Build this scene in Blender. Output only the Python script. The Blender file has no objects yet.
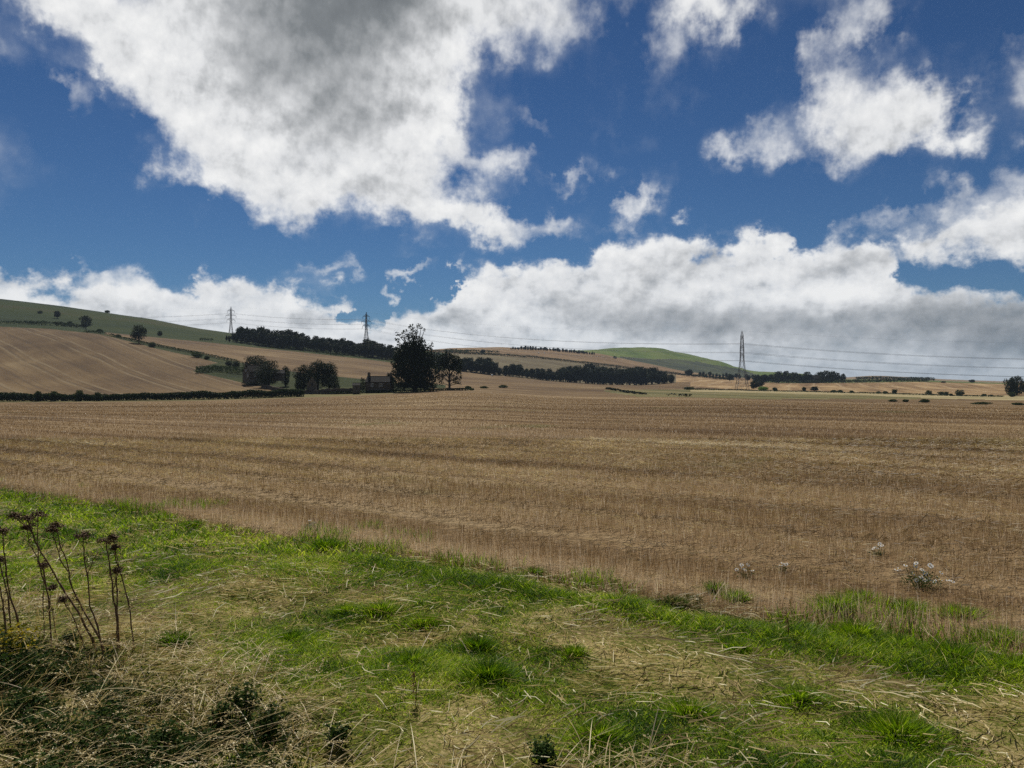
import bpy, math, random
import bmesh
import numpy as np
R = math.radians
scene = bpy.context.scene
COL = scene.collection

# ---------------------------------------------------------------- camera
F = 770.0            # focal length in pixels of a 1024 wide frame
HY = 382.0           # height of the true horizon in the frame
ZC = 2.2             # eye height above the verge
cam_data = bpy.data.cameras.new('camera')
cam = bpy.data.objects.new('camera', cam_data)
COL.objects.link(cam)
cam.location = (0, 0, ZC)
cam.rotation_euler = (R(90) - math.atan((384.0 - HY) / F), 0, 0)
cam_data.sensor_width = 36.0
cam_data.lens = 36.0 * F / 1024.0
cam_data.clip_start = 0.05
cam_data.clip_end = 60000
scene.camera = cam

SUN_EL, SUN_AZ = R(50), R(-14)      # azimuth measured from straight ahead, left is negative

# ---------------------------------------------------------------- node helper
class NT:
    def __init__(s, tree):
        s.t = tree; s.n = tree.nodes; s.l = tree.links
    def set(s, sock, v):
        if isinstance(v, bpy.types.NodeSocket): s.l.new(v, sock)
        elif v is not None: sock.default_value = v
    def m(s, op, a, b=None, c=None, clamp=False):
        x = s.n.new('ShaderNodeMath'); x.operation = op; x.use_clamp = clamp
        for i, v in enumerate((a, b, c)): s.set(x.inputs[i], v)
        return x.outputs[0]
    def v(s, op, a, b=None, c=None, out=0):
        x = s.n.new('ShaderNodeVectorMath'); x.operation = op
        s.set(x.inputs[0], a); s.set(x.inputs[1], b)
        if c is not None: s.set(x.inputs[2], c)
        return x.outputs[out]
    def scale(s, a, f):
        x = s.n.new('ShaderNodeVectorMath'); x.operation = 'SCALE'
        s.set(x.inputs[0], a); s.set(x.inputs['Scale'], f); return x.outputs[0]
    def noise(s, vec, scale, detail=4, rough=.55, dist=0, out='Fac', dim='2D', lac=2.0):
        x = s.n.new('ShaderNodeTexNoise'); x.noise_dimensions = dim
        s.set(x.inputs['Vector'], vec); s.set(x.inputs['Scale'], scale)
        x.inputs['Detail'].default_value = detail; x.inputs['Roughness'].default_value = rough
        x.inputs['Distortion'].default_value = dist; x.inputs['Lacunarity'].default_value = lac
        return x.outputs[out]
    def mr(s, v, a, b, c=0, d=1, interp='LINEAR'):
        x = s.n.new('ShaderNodeMapRange'); x.interpolation_type = interp; x.clamp = True
        s.set(x.inputs[0], v); s.set(x.inputs[1], a); s.set(x.inputs[2], b); s.set(x.inputs[3], c); s.set(x.inputs[4], d)
        return x.outputs[0]
    def mix(s, f, a, b, blend='MIX'):
        x = s.n.new('ShaderNodeMix'); x.data_type = 'RGBA'; x.blend_type = blend
        s.set(x.inputs[0], f); s.set(x.inputs[6], a); s.set(x.inputs[7], b); return x.outputs[2]
    def fmix(s, f, a, b):
        x = s.n.new('ShaderNodeMix'); x.data_type = 'FLOAT'
        s.set(x.inputs[0], f); s.set(x.inputs[2], a); s.set(x.inputs[3], b); return x.outputs[0]
    def xyz(s, x, y, z):
        c = s.n.new('ShaderNodeCombineXYZ'); s.set(c.inputs[0], x); s.set(c.inputs[1], y); s.set(c.inputs[2], z); return c.outputs[0]
    def sep(s, v):
        c = s.n.new('ShaderNodeSeparateXYZ'); s.set(c.inputs[0], v); return c.outputs
    def ramp(s, f, stops):
        r = s.n.new('ShaderNodeValToRGB'); s.set(r.inputs[0], f); e = r.color_ramp.elements
        while len(e) < len(stops): e.new(.5)
        for q, (p, c) in zip(e, stops): q.position = p; q.color = (c[0], c[1], c[2], 1)
        return r.outputs[0]
    def curve(s, f, pts):
        r = s.n.new('ShaderNodeFloatCurve'); s.set(r.inputs['Value'], f); c = r.mapping.curves[0]
        pts = sorted(pts)
        while len(c.points) < len(pts): c.points.new(.5, .5)
        for q, (a, b) in zip(c.points, pts): q.location = (a, b); q.handle_type = 'AUTO'
        r.mapping.use_clip = False; r.mapping.update(); return r.outputs[0]

# ---------------------------------------------------------------- sky and clouds (by direction)
def AZ(px): return math.atan((px - 512) / F)
def EL(px, py): return math.atan((HY - py) / F * math.cos(AZ(px)))
S = 1000.0   # work in milliradians

def build_world():
    w = bpy.data.worlds.new('World'); scene.world = w; w.use_nodes = True
    t = NT(w.node_tree); t.n.clear()
    out = t.n.new('ShaderNodeOutputWorld'); bg = t.n.new('ShaderNodeBackground')
    sky = t.n.new('ShaderNodeTexSky'); sky.sky_type = 'NISHITA'; sky.sun_disc = False
    sky.sun_elevation = SUN_EL; sky.sun_rotation = SUN_AZ
    sky.altitude = 300; sky.air_density = 1.0; sky.dust_density = 0.15; sky.ozone_density = 3.0
    tc = t.n.new('ShaderNodeTexCoord'); d = tc.outputs['Generated']
    x, y, z = t.sep(d)
    a = t.m('ARCTAN2', x, y)
    e = t.m('ARCTAN2', z, t.m('SQRT', t.m('ADD', t.m('MULTIPLY', x, x), t.m('MULTIPLY', y, y))))
    P = t.scale(t.xyz(a, e, 0.0), S)                       # milliradians
    # flattened space: features get shallower towards the horizon
    e2 = t.m('MULTIPLY', t.m('POWER', t.m('MAXIMUM', t.m('ADD', e, .03), .0001), .78), 1.0)
    Q = t.scale(t.xyz(a, e2, 0.0), S)
    W1 = t.noise(Q, 1 / 105, 1.5, .5, out='Color')
    W2 = t.noise(Q, 1 / 34, 4, .6, out='Color')
    wv = t.v('ADD', t.v('MULTIPLY', t.v('SUBTRACT', W1, (.5, .5, .5)), (115, 75, 0)),
             t.v('MULTIPLY', t.v('SUBTRACT', W2, (.5, .5, .5)), (80, 55, 0)))
    PW = t.v('ADD', P, wv)

    def blobs(lst, vec):
        tot = None
        groups = {}
        for q in lst: groups.setdefault(int(round(q[4] / 15.0)) * 15, []).append(q)
        for rot, qs in groups.items():
            c_, s_ = math.cos(R(rot)), math.sin(R(rot))        # clockwise on screen: x' = x cos - y sin
            if tot is not None: vec = t.v('MULTIPLY_ADD', tot, (0, 0, 1e-6), vec)
            if rot:
                base = t.xyz(t.v('DOT_PRODUCT', vec, (c_, -s_, 0), out=1), t.v('DOT_PRODUCT', vec, (s_, c_, 0), out=1), 0.0)
            else: base = vec
            for k, (px, py, rx, ry, _, wgt) in enumerate(qs):
                if k and k % 5 == 0: base = t.v('MULTIPLY_ADD', tot, (0, 0, 1e-6), base)   # small batches, the shader stack is short
                X0, Y0 = AZ(px) * S, EL(px, py) * S
                xr, yr = X0 * c_ - Y0 * s_, X0 * s_ + Y0 * c_
                ix, iy = F / rx / S, F / ry / S
                l = t.v('LENGTH', t.v('MULTIPLY_ADD', base, (ix, iy, 0), (-xr * ix, -yr * iy, 0)), out=1)
                f = t.mr(l, 0, 1.45, wgt, 0, 'SMOOTHSTEP')
                tot = f if tot is None else t.m('ADD', tot, f)
        return tot
    # (px, py, rx, ry, rotation clockwise, weight)
    cl = [(60, 6, 85, 26, 22, .9), (140, 48, 95, 48, 35, 1.1), (222, 86, 80, 42, 50, .95), (300, 40, 165, 95, 0, 1.5),
          (360, 120, 105, 80, 20, 1.4), (212, 156, 52, 34, 10, 1.35), (290, 192, 80, 34, 5, 1.2), (420, 198, 75, 42, 0, 1.2),
          (500, 222, 80, 17, 0, 1.0), (490, 155, 48, 17, 10, .8), (425, 60, 52, 80, 0, 1.0), (492, 26, 54, 42, 10, .74),
          (568, 26, 50, 32, 25, .66), (680, 42, 72, 36, -50, .56), (715, 5, 60, 22, 0, .7), (82, 92, 36, 12, 25, .36), (130, 82, 36, 18, 30, .5),
          (572, 178, 32, 10, -5, .7), (632, 213, 33, 20, -20, .8), (692, 220, 14, 7, 0, .65), (402, 268, 26, 8, 0, .8),
          (325, 277, 34, 9, 0, .6), (389, 288, 12, 7, 0, .75), (130, 282, 38, 9, 10, .55), (645, 188, 30, 14, -40, .5),
          (768, 150, 27, 22, 15, .85), (735, 146, 20, 16, 0, .42), (842, 68, 30, 44, 30, .68), (858, 14, 40, 24, 0, .62), (905, 85, 36, 28, 0, .55),
          (870, 122, 70, 36, 0, 1.25), (925, 130, 34, 24, 0, .8), (1022, 153, 20, 10, 0, .7), (990, 195, 55, 24, -15, .55), (940, 190, 34, 14, 30, .42),
          (1015, 234, 80, 18, 0, .95), (885, 222, 60, 13, -15, .55), (935, 235, 50, 14, -15, .7),
          (512, 115, 30, 20, 30, .35), (610, 130, 30, 20, 0, .3), (550, 130, 20, 10, 10, .3), (700, 108, 20, 14, 0, .25),
          (1150, 60, 100, 60, 0, 1.2), (-190, 120, 110, 60, 0, 1.0), (-80, 20, 60, 30, 0, .7), (1250, 200, 160, 40, 0, 1.2), (430, -90, 330, 90, 0, 1.5),
          (880, -60, 60, 40, 0, .7)]
    B = blobs(cl, PW)
    # cloud bank along the horizon: its top as a curve of azimuth
    top = [(-500, 255), (-200, 270), (-60, 260), (0, 264), (50, 274), (100, 277), (140, 286), (180, 290), (203, 279), (250, 277), (290, 287), (325, 289),
           (350, 296), (368, 326), (385, 322), (398, 302), (425, 299), (440, 288), (458, 262), (500, 253), (545, 263), (575, 256), (600, 241), (640, 235), (680, 245),
           (715, 242), (745, 231), (775, 245), (810, 237), (850, 240), (885, 250), (900, 268), (930, 290), (980, 292), (1024, 287), (1200, 270), (1500, 270)]
    a0, a1, emax = AZ(-500), AZ(1500), .24
    lo = []
    for px, py in top: lo.append(((AZ(px) - a0) / (a1 - a0), EL(px, py) / emax))
    sx, sy, sz = t.sep(PW)
    tp = t.m('MULTIPLY', t.curve(t.m('DIVIDE', t.m('SUBTRACT', t.m('MULTIPLY', sx, 1 / S), a0), a1 - a0, clamp=True), lo), emax * S)
    bank = t.mr(t.m('SUBTRACT', t.m('ADD', tp, 10), sy), 0, 34, 0, 1.0, 'SMOOTHSTEP')
    dens0 = t.m('ADD', B, t.m('MULTIPLY', bank, 1.3))
    n1 = t.noise(Q, 1 / 62, 6, .60)
    dens = t.m('ADD', dens0, t.m('MULTIPLY', t.m('SUBTRACT', n1, .5), 1.05))
    dens = t.m('MULTIPLY', dens, t.mr(dens0, 0.02, .22))
    alpha = t.m('MULTIPLY', t.mr(dens, .22, 1.25, 0, 1, 'SMOOTHSTEP'), t.mr(dens, .3, 1.5, .8, 1))
    # relief: light comes from above and behind
    n2 = t.noise(t.v('ADD', Q, (-4, 15, 0)), 1 / 62, 4, .55)
    rel = t.m('SUBTRACT', n1, n2)
    n3 = t.noise(t.v('ADD', Q, (300, 0, 0)), 1 / 26, 4, .55)
    dk = [(300, 0, 125, 100, 0, .7), (335, 70, 75, 60, 30, .38), (400, 15, 60, 45, 0, .4), (250, 60, 45, 45, 0, .22), (340, 125, 50, 30, 0, .3), (400, 190, 50, 22, 0, .42), (320, 165, 50, 24, 0, .34), (230, 165, 34, 16, 0, .22),
          (300, 200, 40, 14, 0, .25), (870, 120, 55, 26, 0, .3), (640, 312, 120, 30, 0, .55), (560, 300, 50, 22, 0, .35), (730, 330, 110, 22, 0, .5), (880, 318, 150, 22, 0, .52), (1010, 332, 150, 28, 0, .52),
          (900, 352, 260, 20, 0, .36), (700, 262, 60, 14, 0, .4), (850, 262, 60, 12, 0, .4), (470, 325, 60, 14, 10, .35), (450, 322, 30, 8, 0, .35), (250, 318, 50, 14, 0, .35),
          (120, 312, 60, 8, 10, .2), (580, 352, 60, 14, 0, .3), (990, 232, 60, 16, 0, .3), (640, 275, 40, 12, 0, .3), (1300, 310, 200, 60, 0, .8), (430, -90, 300, 80, 0, 1.0),
          (330, 320, 50, 16, 0, .3), (-100, 320, 80, 30, 0, .3)]
    D = blobs(dk, t.v('ADD', P, t.v('MULTIPLY', wv, (.45, .4, 0))))
    thick = t.mr(dens, .7, 2.2, 0, .12)
    dark = t.m('ADD', t.m('MULTIPLY', D, .60), thick)
    dark = t.m('SUBTRACT', dark, t.m('MULTIPLY', rel, t.mr(D, .15, .8, 1.15, .5)))
    dark = t.m('SUBTRACT', dark, t.m('MULTIPLY', t.m('SUBTRACT', n3, .5), t.mr(D, .15, .7, .36, .14)))
    ccol = t.ramp(t.m('ADD', dark, .09, clamp=True), [(0, (1.1, 1.1, 1.09)), (.28, (.92, .93, .94)), (.55, (.56, .575, .59)), (.78, (.25, .27, .285)), (1, (.16, .175, .19))])
    # the bank goes blue grey low down on the right
    low = t.m('MULTIPLY', t.mr(e, .055, .0, 0, 1), t.mr(a, -.05, .3, .12, 1))
    ccol = t.mix(t.m('MULTIPLY', low, .7), ccol, (.36, .43, .50, 1))
    ccol = t.mix(t.mr(e, .11, .03, 0, .38), ccol, t.v('MULTIPLY', ccol, (.74, .80, .86)))
    skyc = t.v('MULTIPLY', sky.outputs[0], SKY_TINT)
    skyc = t.mix(t.mr(e, 0.02, .55, 0, 1), skyc, t.v('MULTIPLY', skyc, (.72, .76, .82)))
    veil = t.m('MULTIPLY', t.mr(t.noise(Q, 1 / 90, 5, .6), .45, .85), t.mr(dens0, 0, .6, 0, .45))
    skyc = t.mix(veil, skyc, (6.6, 6.9, 7.3, 1))
    fin = t.mix(alpha, skyc, t.scale(ccol, CLOUD_GAIN))
    t.l.new(fin, bg.inputs[0]); bg.inputs[1].default_value = 0.1
    # the rest of the sky, overhead, at the sides and behind: broken cloud of the same kind
    gen = t.noise(d, 2.6, 4, .6, dim='3D')
    gcov = t.mr(gen, .47, .60, 0, 1, 'SMOOTHSTEP')
    gcol = t.ramp(t.mr(gen, .5, .72), [(0, (.9, .9, .9)), (1, (.2, .21, .22))])
    gfin = t.mix(gcov, t.v('MULTIPLY', sky.outputs[0], SKY_TINT), t.scale(gcol, CLOUD_GAIN * .6))
    bg2 = t.n.new('ShaderNodeBackground'); t.l.new(gfin, bg2.inputs[0]); bg2.inputs[1].default_value = 0.1
    fac = t.m('MULTIPLY', t.m('MULTIPLY', t.mr(t.m('ABSOLUTE', a), .70, .95, 1, 0, 'SMOOTHSTEP'), t.mr(e, .54, .74, 1, 0, 'SMOOTHSTEP')), t.mr(e, -.08, -.03, 0, 1))
    ms = t.n.new('ShaderNodeMixShader'); t.set(ms.inputs[0], fac)
    t.l.new(bg2.outputs[0], ms.inputs[1]); t.l.new(bg.outputs[0], ms.inputs[2]); t.l.new(ms.outputs[0], out.inputs[0])
    w.cycles.sampling_method = 'NONE'
SKY_TINT = (.15, .265, .385)
CLOUD_GAIN = 7.4
build_world()

sun_d = bpy.data.lights.new('sun', 'SUN'); sun_d.energy = 4.7; sun_d.angle = R(0.6); sun_d.color = (1, .95, .87)
sun = bpy.data.objects.new('sun', sun_d); COL.objects.link(sun)
from mathutils import Vector
sdir = Vector((math.sin(SUN_AZ) * math.cos(SUN_EL), math.cos(SUN_AZ) * math.cos(SUN_EL), math.sin(SUN_EL)))
sun.rotation_euler = (-sdir).to_track_quat('-Z', 'Y').to_euler()
scene.view_settings.view_transform = 'Standard'; scene.view_settings.look = 'None'
scene.view_settings.gamma = 1; scene.view_settings.use_curve_mapping = False
scene.view_settings.exposure = 0.17
scene.cycles.use_denoising = False
scene.cycles.use_adaptive_sampling = True
scene.cycles.adaptive_threshold = 0.02
# ---------------------------------------------------------------- numeric helpers
rng = np.random.default_rng(7)
random.seed(7)
def lattice(seed, n=256): return np.random.default_rng(seed).random((n, n))
_L = {}
def vnoise(x, y, scale, seed=0, octs=4, rough=.5):
    """smooth value noise, about 0..1"""
    x = np.asarray(x, float); y = np.asarray(y, float)
    tot = np.zeros(np.broadcast(x, y).shape); amp = 1; norm = 0; f = 1 / scale
    for o in range(octs):
        key = seed * 17 + o
        if key not in _L: _L[key] = lattice(key + 1000)
        L = _L[key]; u = x * f + 13.7 * o; v = y * f + 7.3 * o
        iu = np.floor(u).astype(int); iv = np.floor(v).astype(int); fu = u - iu; fv = v - iv
        fu = fu * fu * (3 - 2 * fu); fv = fv * fv * (3 - 2 * fv)
        a = L[iu % 256, iv % 256]; b = L[(iu + 1) % 256, iv % 256]; c = L[iu % 256, (iv + 1) % 256]; d = L[(iu + 1) % 256, (iv + 1) % 256]
        tot += amp * ((a * (1 - fu) + b * fu) * (1 - fv) + (c * (1 - fu) + d * fu) * fv)
        norm += amp; amp *= rough; f *= 2.03
    return tot / norm
def sstep(x, a, b):
    t = np.clip((x - a) / (b - a), 0, 1); return t * t * (3 - 2 * t)

def mesh_np(name, verts, quads, mat=None, tint=None, smooth=False, parent=None, tris=None):
    me = bpy.data.meshes.new(name)
    verts = np.asarray(verts, np.float32); quads = np.asarray(quads, np.int32).reshape(-1, 4)
    nt = 0 if tris is None else len(tris)
    me.vertices.add(len(verts)); me.vertices.foreach_set('co', verts.ravel())
    idx = quads.ravel()
    if nt: idx = np.concatenate([idx, np.asarray(tris, np.int32).ravel()])
    me.loops.add(len(idx)); me.loops.foreach_set('vertex_index', idx)
    me.polygons.add(len(quads) + nt)
    st = np.arange(len(quads), dtype=np.int32) * 4
    if nt: st = np.concatenate([st, len(quads) * 4 + np.arange(nt, dtype=np.int32) * 3])
    me.polygons.foreach_set('loop_start', st.astype(np.int32))
    if smooth: me.polygons.foreach_set('use_smooth', np.ones(len(quads) + nt, bool))
    me.update(calc_edges=True)
    if tint is not None:
        at = me.attributes.new('tint', 'FLOAT', 'POINT'); at.data.foreach_set('value', np.asarray(tint, np.float32))
    if mat: me.materials.append(mat)
    o = bpy.data.objects.new(name, me); COL.objects.link(o)
    if parent: o.parent = parent
    return o
def tag(o, label=None, cat=None, group=None, kind=None):
    if label: o['label'] = label
    if cat: o['category'] = cat
    if group: o['group'] = group
    if kind: o['kind'] = kind
    return o
def empty(name, loc, label, cat, group=None, rz=0):
    o = bpy.data.objects.new(name, None); COL.objects.link(o)
    o.location = loc; o.rotation_euler = (0, 0, rz); o.empty_display_size = .1
    return tag(o, label, cat, group)

# ---------------------------------------------------------------- materials
def newmat(name, rough=.9, spec=.2):
    m = bpy.data.materials.new(name); m.use_nodes = True
    t = NT(m.node_tree); b = t.n['Principled BSDF']
    b.inputs['Roughness'].default_value = rough; b.inputs['Specular IOR Level'].default_value = spec
    return m, t, b
def plain(name, col, var=.25, scale=3.0, rough=.85, metal=0, bump=0):
    m, t, b = newmat(name, rough); tc = t.n.new('ShaderNodeTexCoord').outputs['Object']
    n = t.noise(tc, scale, 5, .6, dim='3D')
    lo = [c * (1 - var) for c in col]; hi = [c * (1 + var) for c in col]
    t.l.new(t.ramp(n, [(.3, lo), (.7, hi)]), b.inputs['Base Color'])
    b.inputs['Metallic'].default_value = metal
    if bump:
        bp = t.n.new('ShaderNodeBump'); bp.inputs['Strength'].default_value = bump; t.l.new(n, bp.inputs['Height']); t.l.new(bp.outputs[0], b.inputs['Normal'])
    return m
def leafmat(name, stops, transl=.35, rough=.75, spec=.15):
    """blades and leaves: colour by the per-leaf tint attribute, partly translucent"""
    m, t, b = newmat(name, rough, spec)
    at = t.n.new('ShaderNodeAttribute'); at.attribute_name = 'tint'
    c = t.ramp(at.outputs['Fac'], stops)
    t.l.new(c, b.inputs['Base Color'])
    tr = t.n.new('ShaderNodeBsdfTranslucent'); t.l.new(c, tr.inputs[0])
    mx = t.n.new('ShaderNodeMixShader'); mx.inputs[0].default_value = transl
    t.l.new(b.outputs[0], mx.inputs[1]); t.l.new(tr.outputs[0], mx.inputs[2])
    t.l.new(mx.outputs[0], t.n['Material Output'].inputs[0])
    return m
def fieldmat(name, cols, ang, periods, wt=1.0, patch=40.0, rowscale=.35, speck=1.2, bump=.3, green=None, tram=None, wobs=8.0):
    """crop stubble: stripes run along direction ang (degrees clockwise from straight ahead)"""
    m, t, b = newmat(name, .95, .08)
    g = t.n.new('ShaderNodeNewGeometry').outputs['Position']
    a = R(ang); d = (math.sin(a), math.cos(a), 0); nrm = (math.cos(a), -math.sin(a), 0)
    wob = t.m('MULTIPLY', t.m('SUBTRACT', t.noise(g, 1 / 90.0, 2, .5), .5), wobs)
    s = t.m('ADD', t.v('DOT_PRODUCT', g, nrm, out=1), wob); l = t.v('DOT_PRODUCT', g, d, out=1)
    val = t.m('MULTIPLY', t.m('SUBTRACT', t.noise(g, 1 / patch, 5, .6), .5), 1.1)
    for per, amp in periods:
        n = t.noise(t.xyz(t.m('DIVIDE', s, per), t.m('DIVIDE', l, per * 14), 0.0), 1.0, 2, .5)
        val = t.m('ADD', val, t.m('MULTIPLY', t.m('SUBTRACT', n, .5), amp))
    f = t.noise(g, speck, 4, .7)
    val = t.m('ADD', val, t.m('MULTIPLY', t.m('SUBTRACT', f, .5), .6))
    val = t.m('ADD', val, .5, clamp=True)
    n = len(cols)
    c = t.ramp(val, [(.12 + .76 * i / (n - 1), q) for i, q in enumerate(cols)])
    if tram:
        for per, off, wdt, col2, st in tram:
            ph = t.m('PINGPONG', t.m('ADD', s, off), per / 2)
            k = t.mr(ph, wdt, wdt * .4, 0, st)
            k = t.m('MULTIPLY', k, t.mr(t.noise(g, .05, 3, .6), .35, .55, .25, 1))
            c = t.mix(k, c, (*col2, 1))
    if green:
        k = t.mr(t.noise(t.v('ADD', g, (500, 0, 0)), 1 / green[1], 5, .65), green[2], green[2] + .14, 0, green[3], 'SMOOTHSTEP')
        c = t.mix(k, c, (*green[0], 1))
    t.l.new(c, b.inputs['Base Color'])
    bp = t.n.new('ShaderNodeBump'); bp.inputs['Strength'].default_value = bump; bp.inputs['Distance'].default_value = .25
    t.l.new(t.m('ADD', f, val), bp.inputs['Height']); t.l.new(bp.outputs[0], b.inputs['Normal'])
    return m

# ---------------------------------------------------------------- the lie of the land
# Measured ridges and field edges: for each, height in the frame and distance ahead, across the width
KX = [-260, -130, 0, 50, 100, 150, 200, 250, 300, 350, 400, 450, 500, 550, 600, 640, 680, 720, 760, 800, 860, 920, 970, 1024, 1150, 1290]
KP = {
 'A': ([403.5, 403, 402.5, 402.2, 401.8, 401.3, 400.7, 399.5, 397.8, 396, 393.5, 391.2, 392.5, 396, 397, 397, 397.2, 397.8, 398.8, 400, 401.2, 402.4, 404.3, 405.5, 407, 408],
       [240, 240, 240, 240, 240, 245, 250, 255, 262, 270, 275, 272, 260, 250, 250, 250, 250, 250, 250, 250, 250, 250, 250, 250, 250, 250]),
 'B': ([400.5, 400, 399.6, 399.4, 399, 398.3, 397.5, 396.5, 395, 393.2, 390.8, 388.5, 387.4, 387, 387.3, 388.5, 389.6, 390.6, 391.4, 392, 393.3, 395.2, 396.7, 397.5, 398, 398],
       [262, 262, 262, 262, 262, 265, 270, 275, 282, 290, 296, 310, 345, 385, 430, 470, 505, 540, 560, 560, 520, 480, 450, 430, 430, 430]),
 'C': ([322, 324, 326.5, 328.5, 333.5, 345, 354.5, 365.5, 373, 379, 384, 385.3, 384.6, 385.3, 386.4, 387.3, 387.5, 387.3, 388, 388.4, 389.2, 390.5, 391.8, 392.5, 393, 393],
       [640, 620, 600, 560, 520, 480, 450, 425, 395, 365, 345, 350, 400, 450, 500, 540, 580, 640, 655, 660, 640, 610, 590, 570, 570, 570]),
 'D': ([309, 312, 315, 321, 331, 335.8, 341, 346.3, 351.3, 357, 363, 371, 375.5, 381, 384.5, 385.6, 382, 383.7, 385.5, 386.2, 386.5, 386.8, 387.8, 388.8, 389, 389],
       [760, 755, 750, 720, 680, 650, 640, 640, 640, 640, 640, 650, 680, 720, 760, 780, 800, 780, 760, 760, 750, 740, 730, 720, 720, 720]),
 'E': ([288, 294, 299, 305, 312, 319.5, 330, 337.5, 341, 344.8, 348.5, 353.3, 355.6, 359.4, 365, 370, 375.2, 379.2, 382.2, 383, 382.7, 381.9, 382.9, 384.6, 386, 386],
       [880, 890, 900, 920, 940, 950, 960, 950, 950, 950, 950, 1000, 1100, 1150, 1200, 1200, 1150, 1050, 920, 900, 900, 900, 900, 900, 900, 900]),
 'F': ([300, 306, 311, 317, 324, 331, 341, 349, 352, 354, 353, 348.7, 347.3, 349, 353.6, 362, 370.5, 376, 379, 379.3, 379.2, 380, 382, 383.6, 385, 385],
       [1250, 1250, 1250, 1250, 1250, 1250, 1250, 1250, 1250, 1250, 1300, 1500, 1600, 1600, 1600, 1600, 1550, 1450, 1400, 1400, 1400, 1400, 1400, 1400, 1400, 1400]),
}
GX = [(-260, 330), (0, 335), (400, 358), (500, 356), (560, 354), (598, 352), (612, 350.6), (628, 350), (657, 350), (670, 352), (689, 356), (705, 359), (722, 364), (734, 369.5), (748, 372.3), (773, 372.6), (800, 373.8), (840, 378), (869, 376), (884, 376), (908, 377.2), (940, 379.2), (1003, 381.4), (1024, 381.7), (1290, 382)]
GD = [(-260, 2300), (560, 2500), (780, 2400), (860, 2000), (1290, 1900)]
PXG = np.arange(-260, 1291, 1.0)
def _sm(v, k=9):
    w = np.hanning(k + 2)[1:-1]; w /= w.sum(); return np.convolve(np.pad(v, k // 2, mode='edge'), w, mode='valid')
KN = [(np.full_like(PXG, 20.0), np.full_like(PXG, 0.0))]
for k in 'ABCDEF':
    py = _sm(np.interp(PXG, KX, KP[k][0]), 15); yy = _sm(np.interp(PXG, KX, KP[k][1]), 25)
    KN.append((yy, ZC - yy * (py - HY) / F))
py = _sm(np.interp(PXG, *zip(*GX)), 7); yy = _sm(np.interp(PXG, *zip(*GD)), 25)
KN.append((yy, ZC - yy * (py - HY) / F))
KN.append((yy + 500, np.full_like(PXG, -22.0))); KN.append((np.full_like(PXG, 3600.0), np.full_like(PXG, -24.0)))
KY = np.stack([k[0] for k in KN]); KZ = np.stack([k[1] for k in KN])     # knots x columns
H = np.diff(KY, axis=0); DL = np.diff(KZ, axis=0) / H
KM = np.zeros_like(KZ)
w1 = 2 * H[1:] + H[:-1]; w2 = H[1:] + 2 * H[:-1]
with np.errstate(divide='ignore', invalid='ignore'):
    hm = (w1 + w2) / (w1 / DL[:-1] + w2 / DL[1:])
KM[1:-1] = np.where(DL[:-1] * DL[1:] > 0, hm, 0)
def terrain_z(px, Y):
    """height of the ground, px = column the point would have seen from the verge, Y = distance ahead"""
    px = np.clip(np.asarray(px, float), -260, 1290); Y = np.asarray(Y, float)
    px, Y = np.broadcast_arrays(px, Y)
    f = np.clip(px - PXG[0], 0, len(PXG) - 1.001); i = f.astype(int); fr = f - i
    def col(i):
        ky = KY[:, i]; kz = KZ[:, i]; km = KM[:, i]
        z = np.zeros(Y.shape)
        for k in range(ky.shape[0] - 1):
            h = ky[k + 1] - ky[k]; t = np.clip((Y - ky[k]) / h, 0, 1)
            zz = kz[k] * (2 * t**3 - 3 * t**2 + 1) + h * km[k] * (t**3 - 2 * t**2 + t) + kz[k + 1] * (-2 * t**3 + 3 * t**2) + h * km[k + 1] * (t**3 - t**2)
            z = np.where(Y >= ky[k], zz, z)
        return z
    z = col(i) * (1 - fr) + col(np.minimum(i + 1, len(PXG) - 1)) * fr
    X = (px - 512) / F * Y
    z = z + (vnoise(X, Y, 60, 5, 3) - .5) * np.clip((Y - 60) / 300, 0, 1) * 1.2 * sstep(Y, 60, 500)
    z = z + (vnoise(X, Y, 190, 6, 5, .55) - .5) * 26 * sstep(Y, 1650, 2050) * sstep(Y, 2480, 2300) * sstep(px, 580, 640) * sstep(px, 800, 740)
    return z + microrelief(X, Y)
def microrelief(X, Y):
    s = .549 * X + .836 * Y
    b = (vnoise(X, Y, 1.1, 8, 3) - .5) * .10 * sstep(Y, 40, 18)
    rut = -.05 * np.exp(-((s - 5.15 - .25 * np.sin(X * .35)) / .3) ** 2) - .04 * np.exp(-((s - 3.3 - .25 * np.sin(X * .35)) / .3) ** 2)
    bank = .10 * sstep(X, -1.6, -4.6) * sstep(s, 4.0, 2.6)
    return b + (rut + bank) * sstep(Y, 40, 18)
def PXof(X, Y): return 512 + F * np.asarray(X) / np.maximum(np.asarray(Y), 1.0)
def ground(X, Y): return terrain_z(PXof(X, Y), Y)
def pt(px, Y, dz=0.0):
    X = (px - 512) / F * Y; return Vector((X, Y, float(terrain_z(px, Y)) + dz))
def hit(px, py, y0=3.5, y1=3400):
    """distance at which the ground is seen at this height"""
    Y = np.geomspace(y0, y1, 4000); z = terrain_z(np.full_like(Y, px), Y); p = HY - (z - ZC) / Y * F
    w = np.nonzero(p <= py)[0]
    return float(Y[w[0]]) if len(w) else float(Y[np.argmin(p)])
def at(px, py, y0=3.5): return pt(px, hit(px, py, y0))

EDGE_S = 7.1
def edge_s(X, Y): return .549 * X + .836 * Y + (vnoise(X, Y, 1.6, 11, 3) - .5) * .55 + (vnoise(X, Y, 9, 12, 2) - .5) * .7

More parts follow.
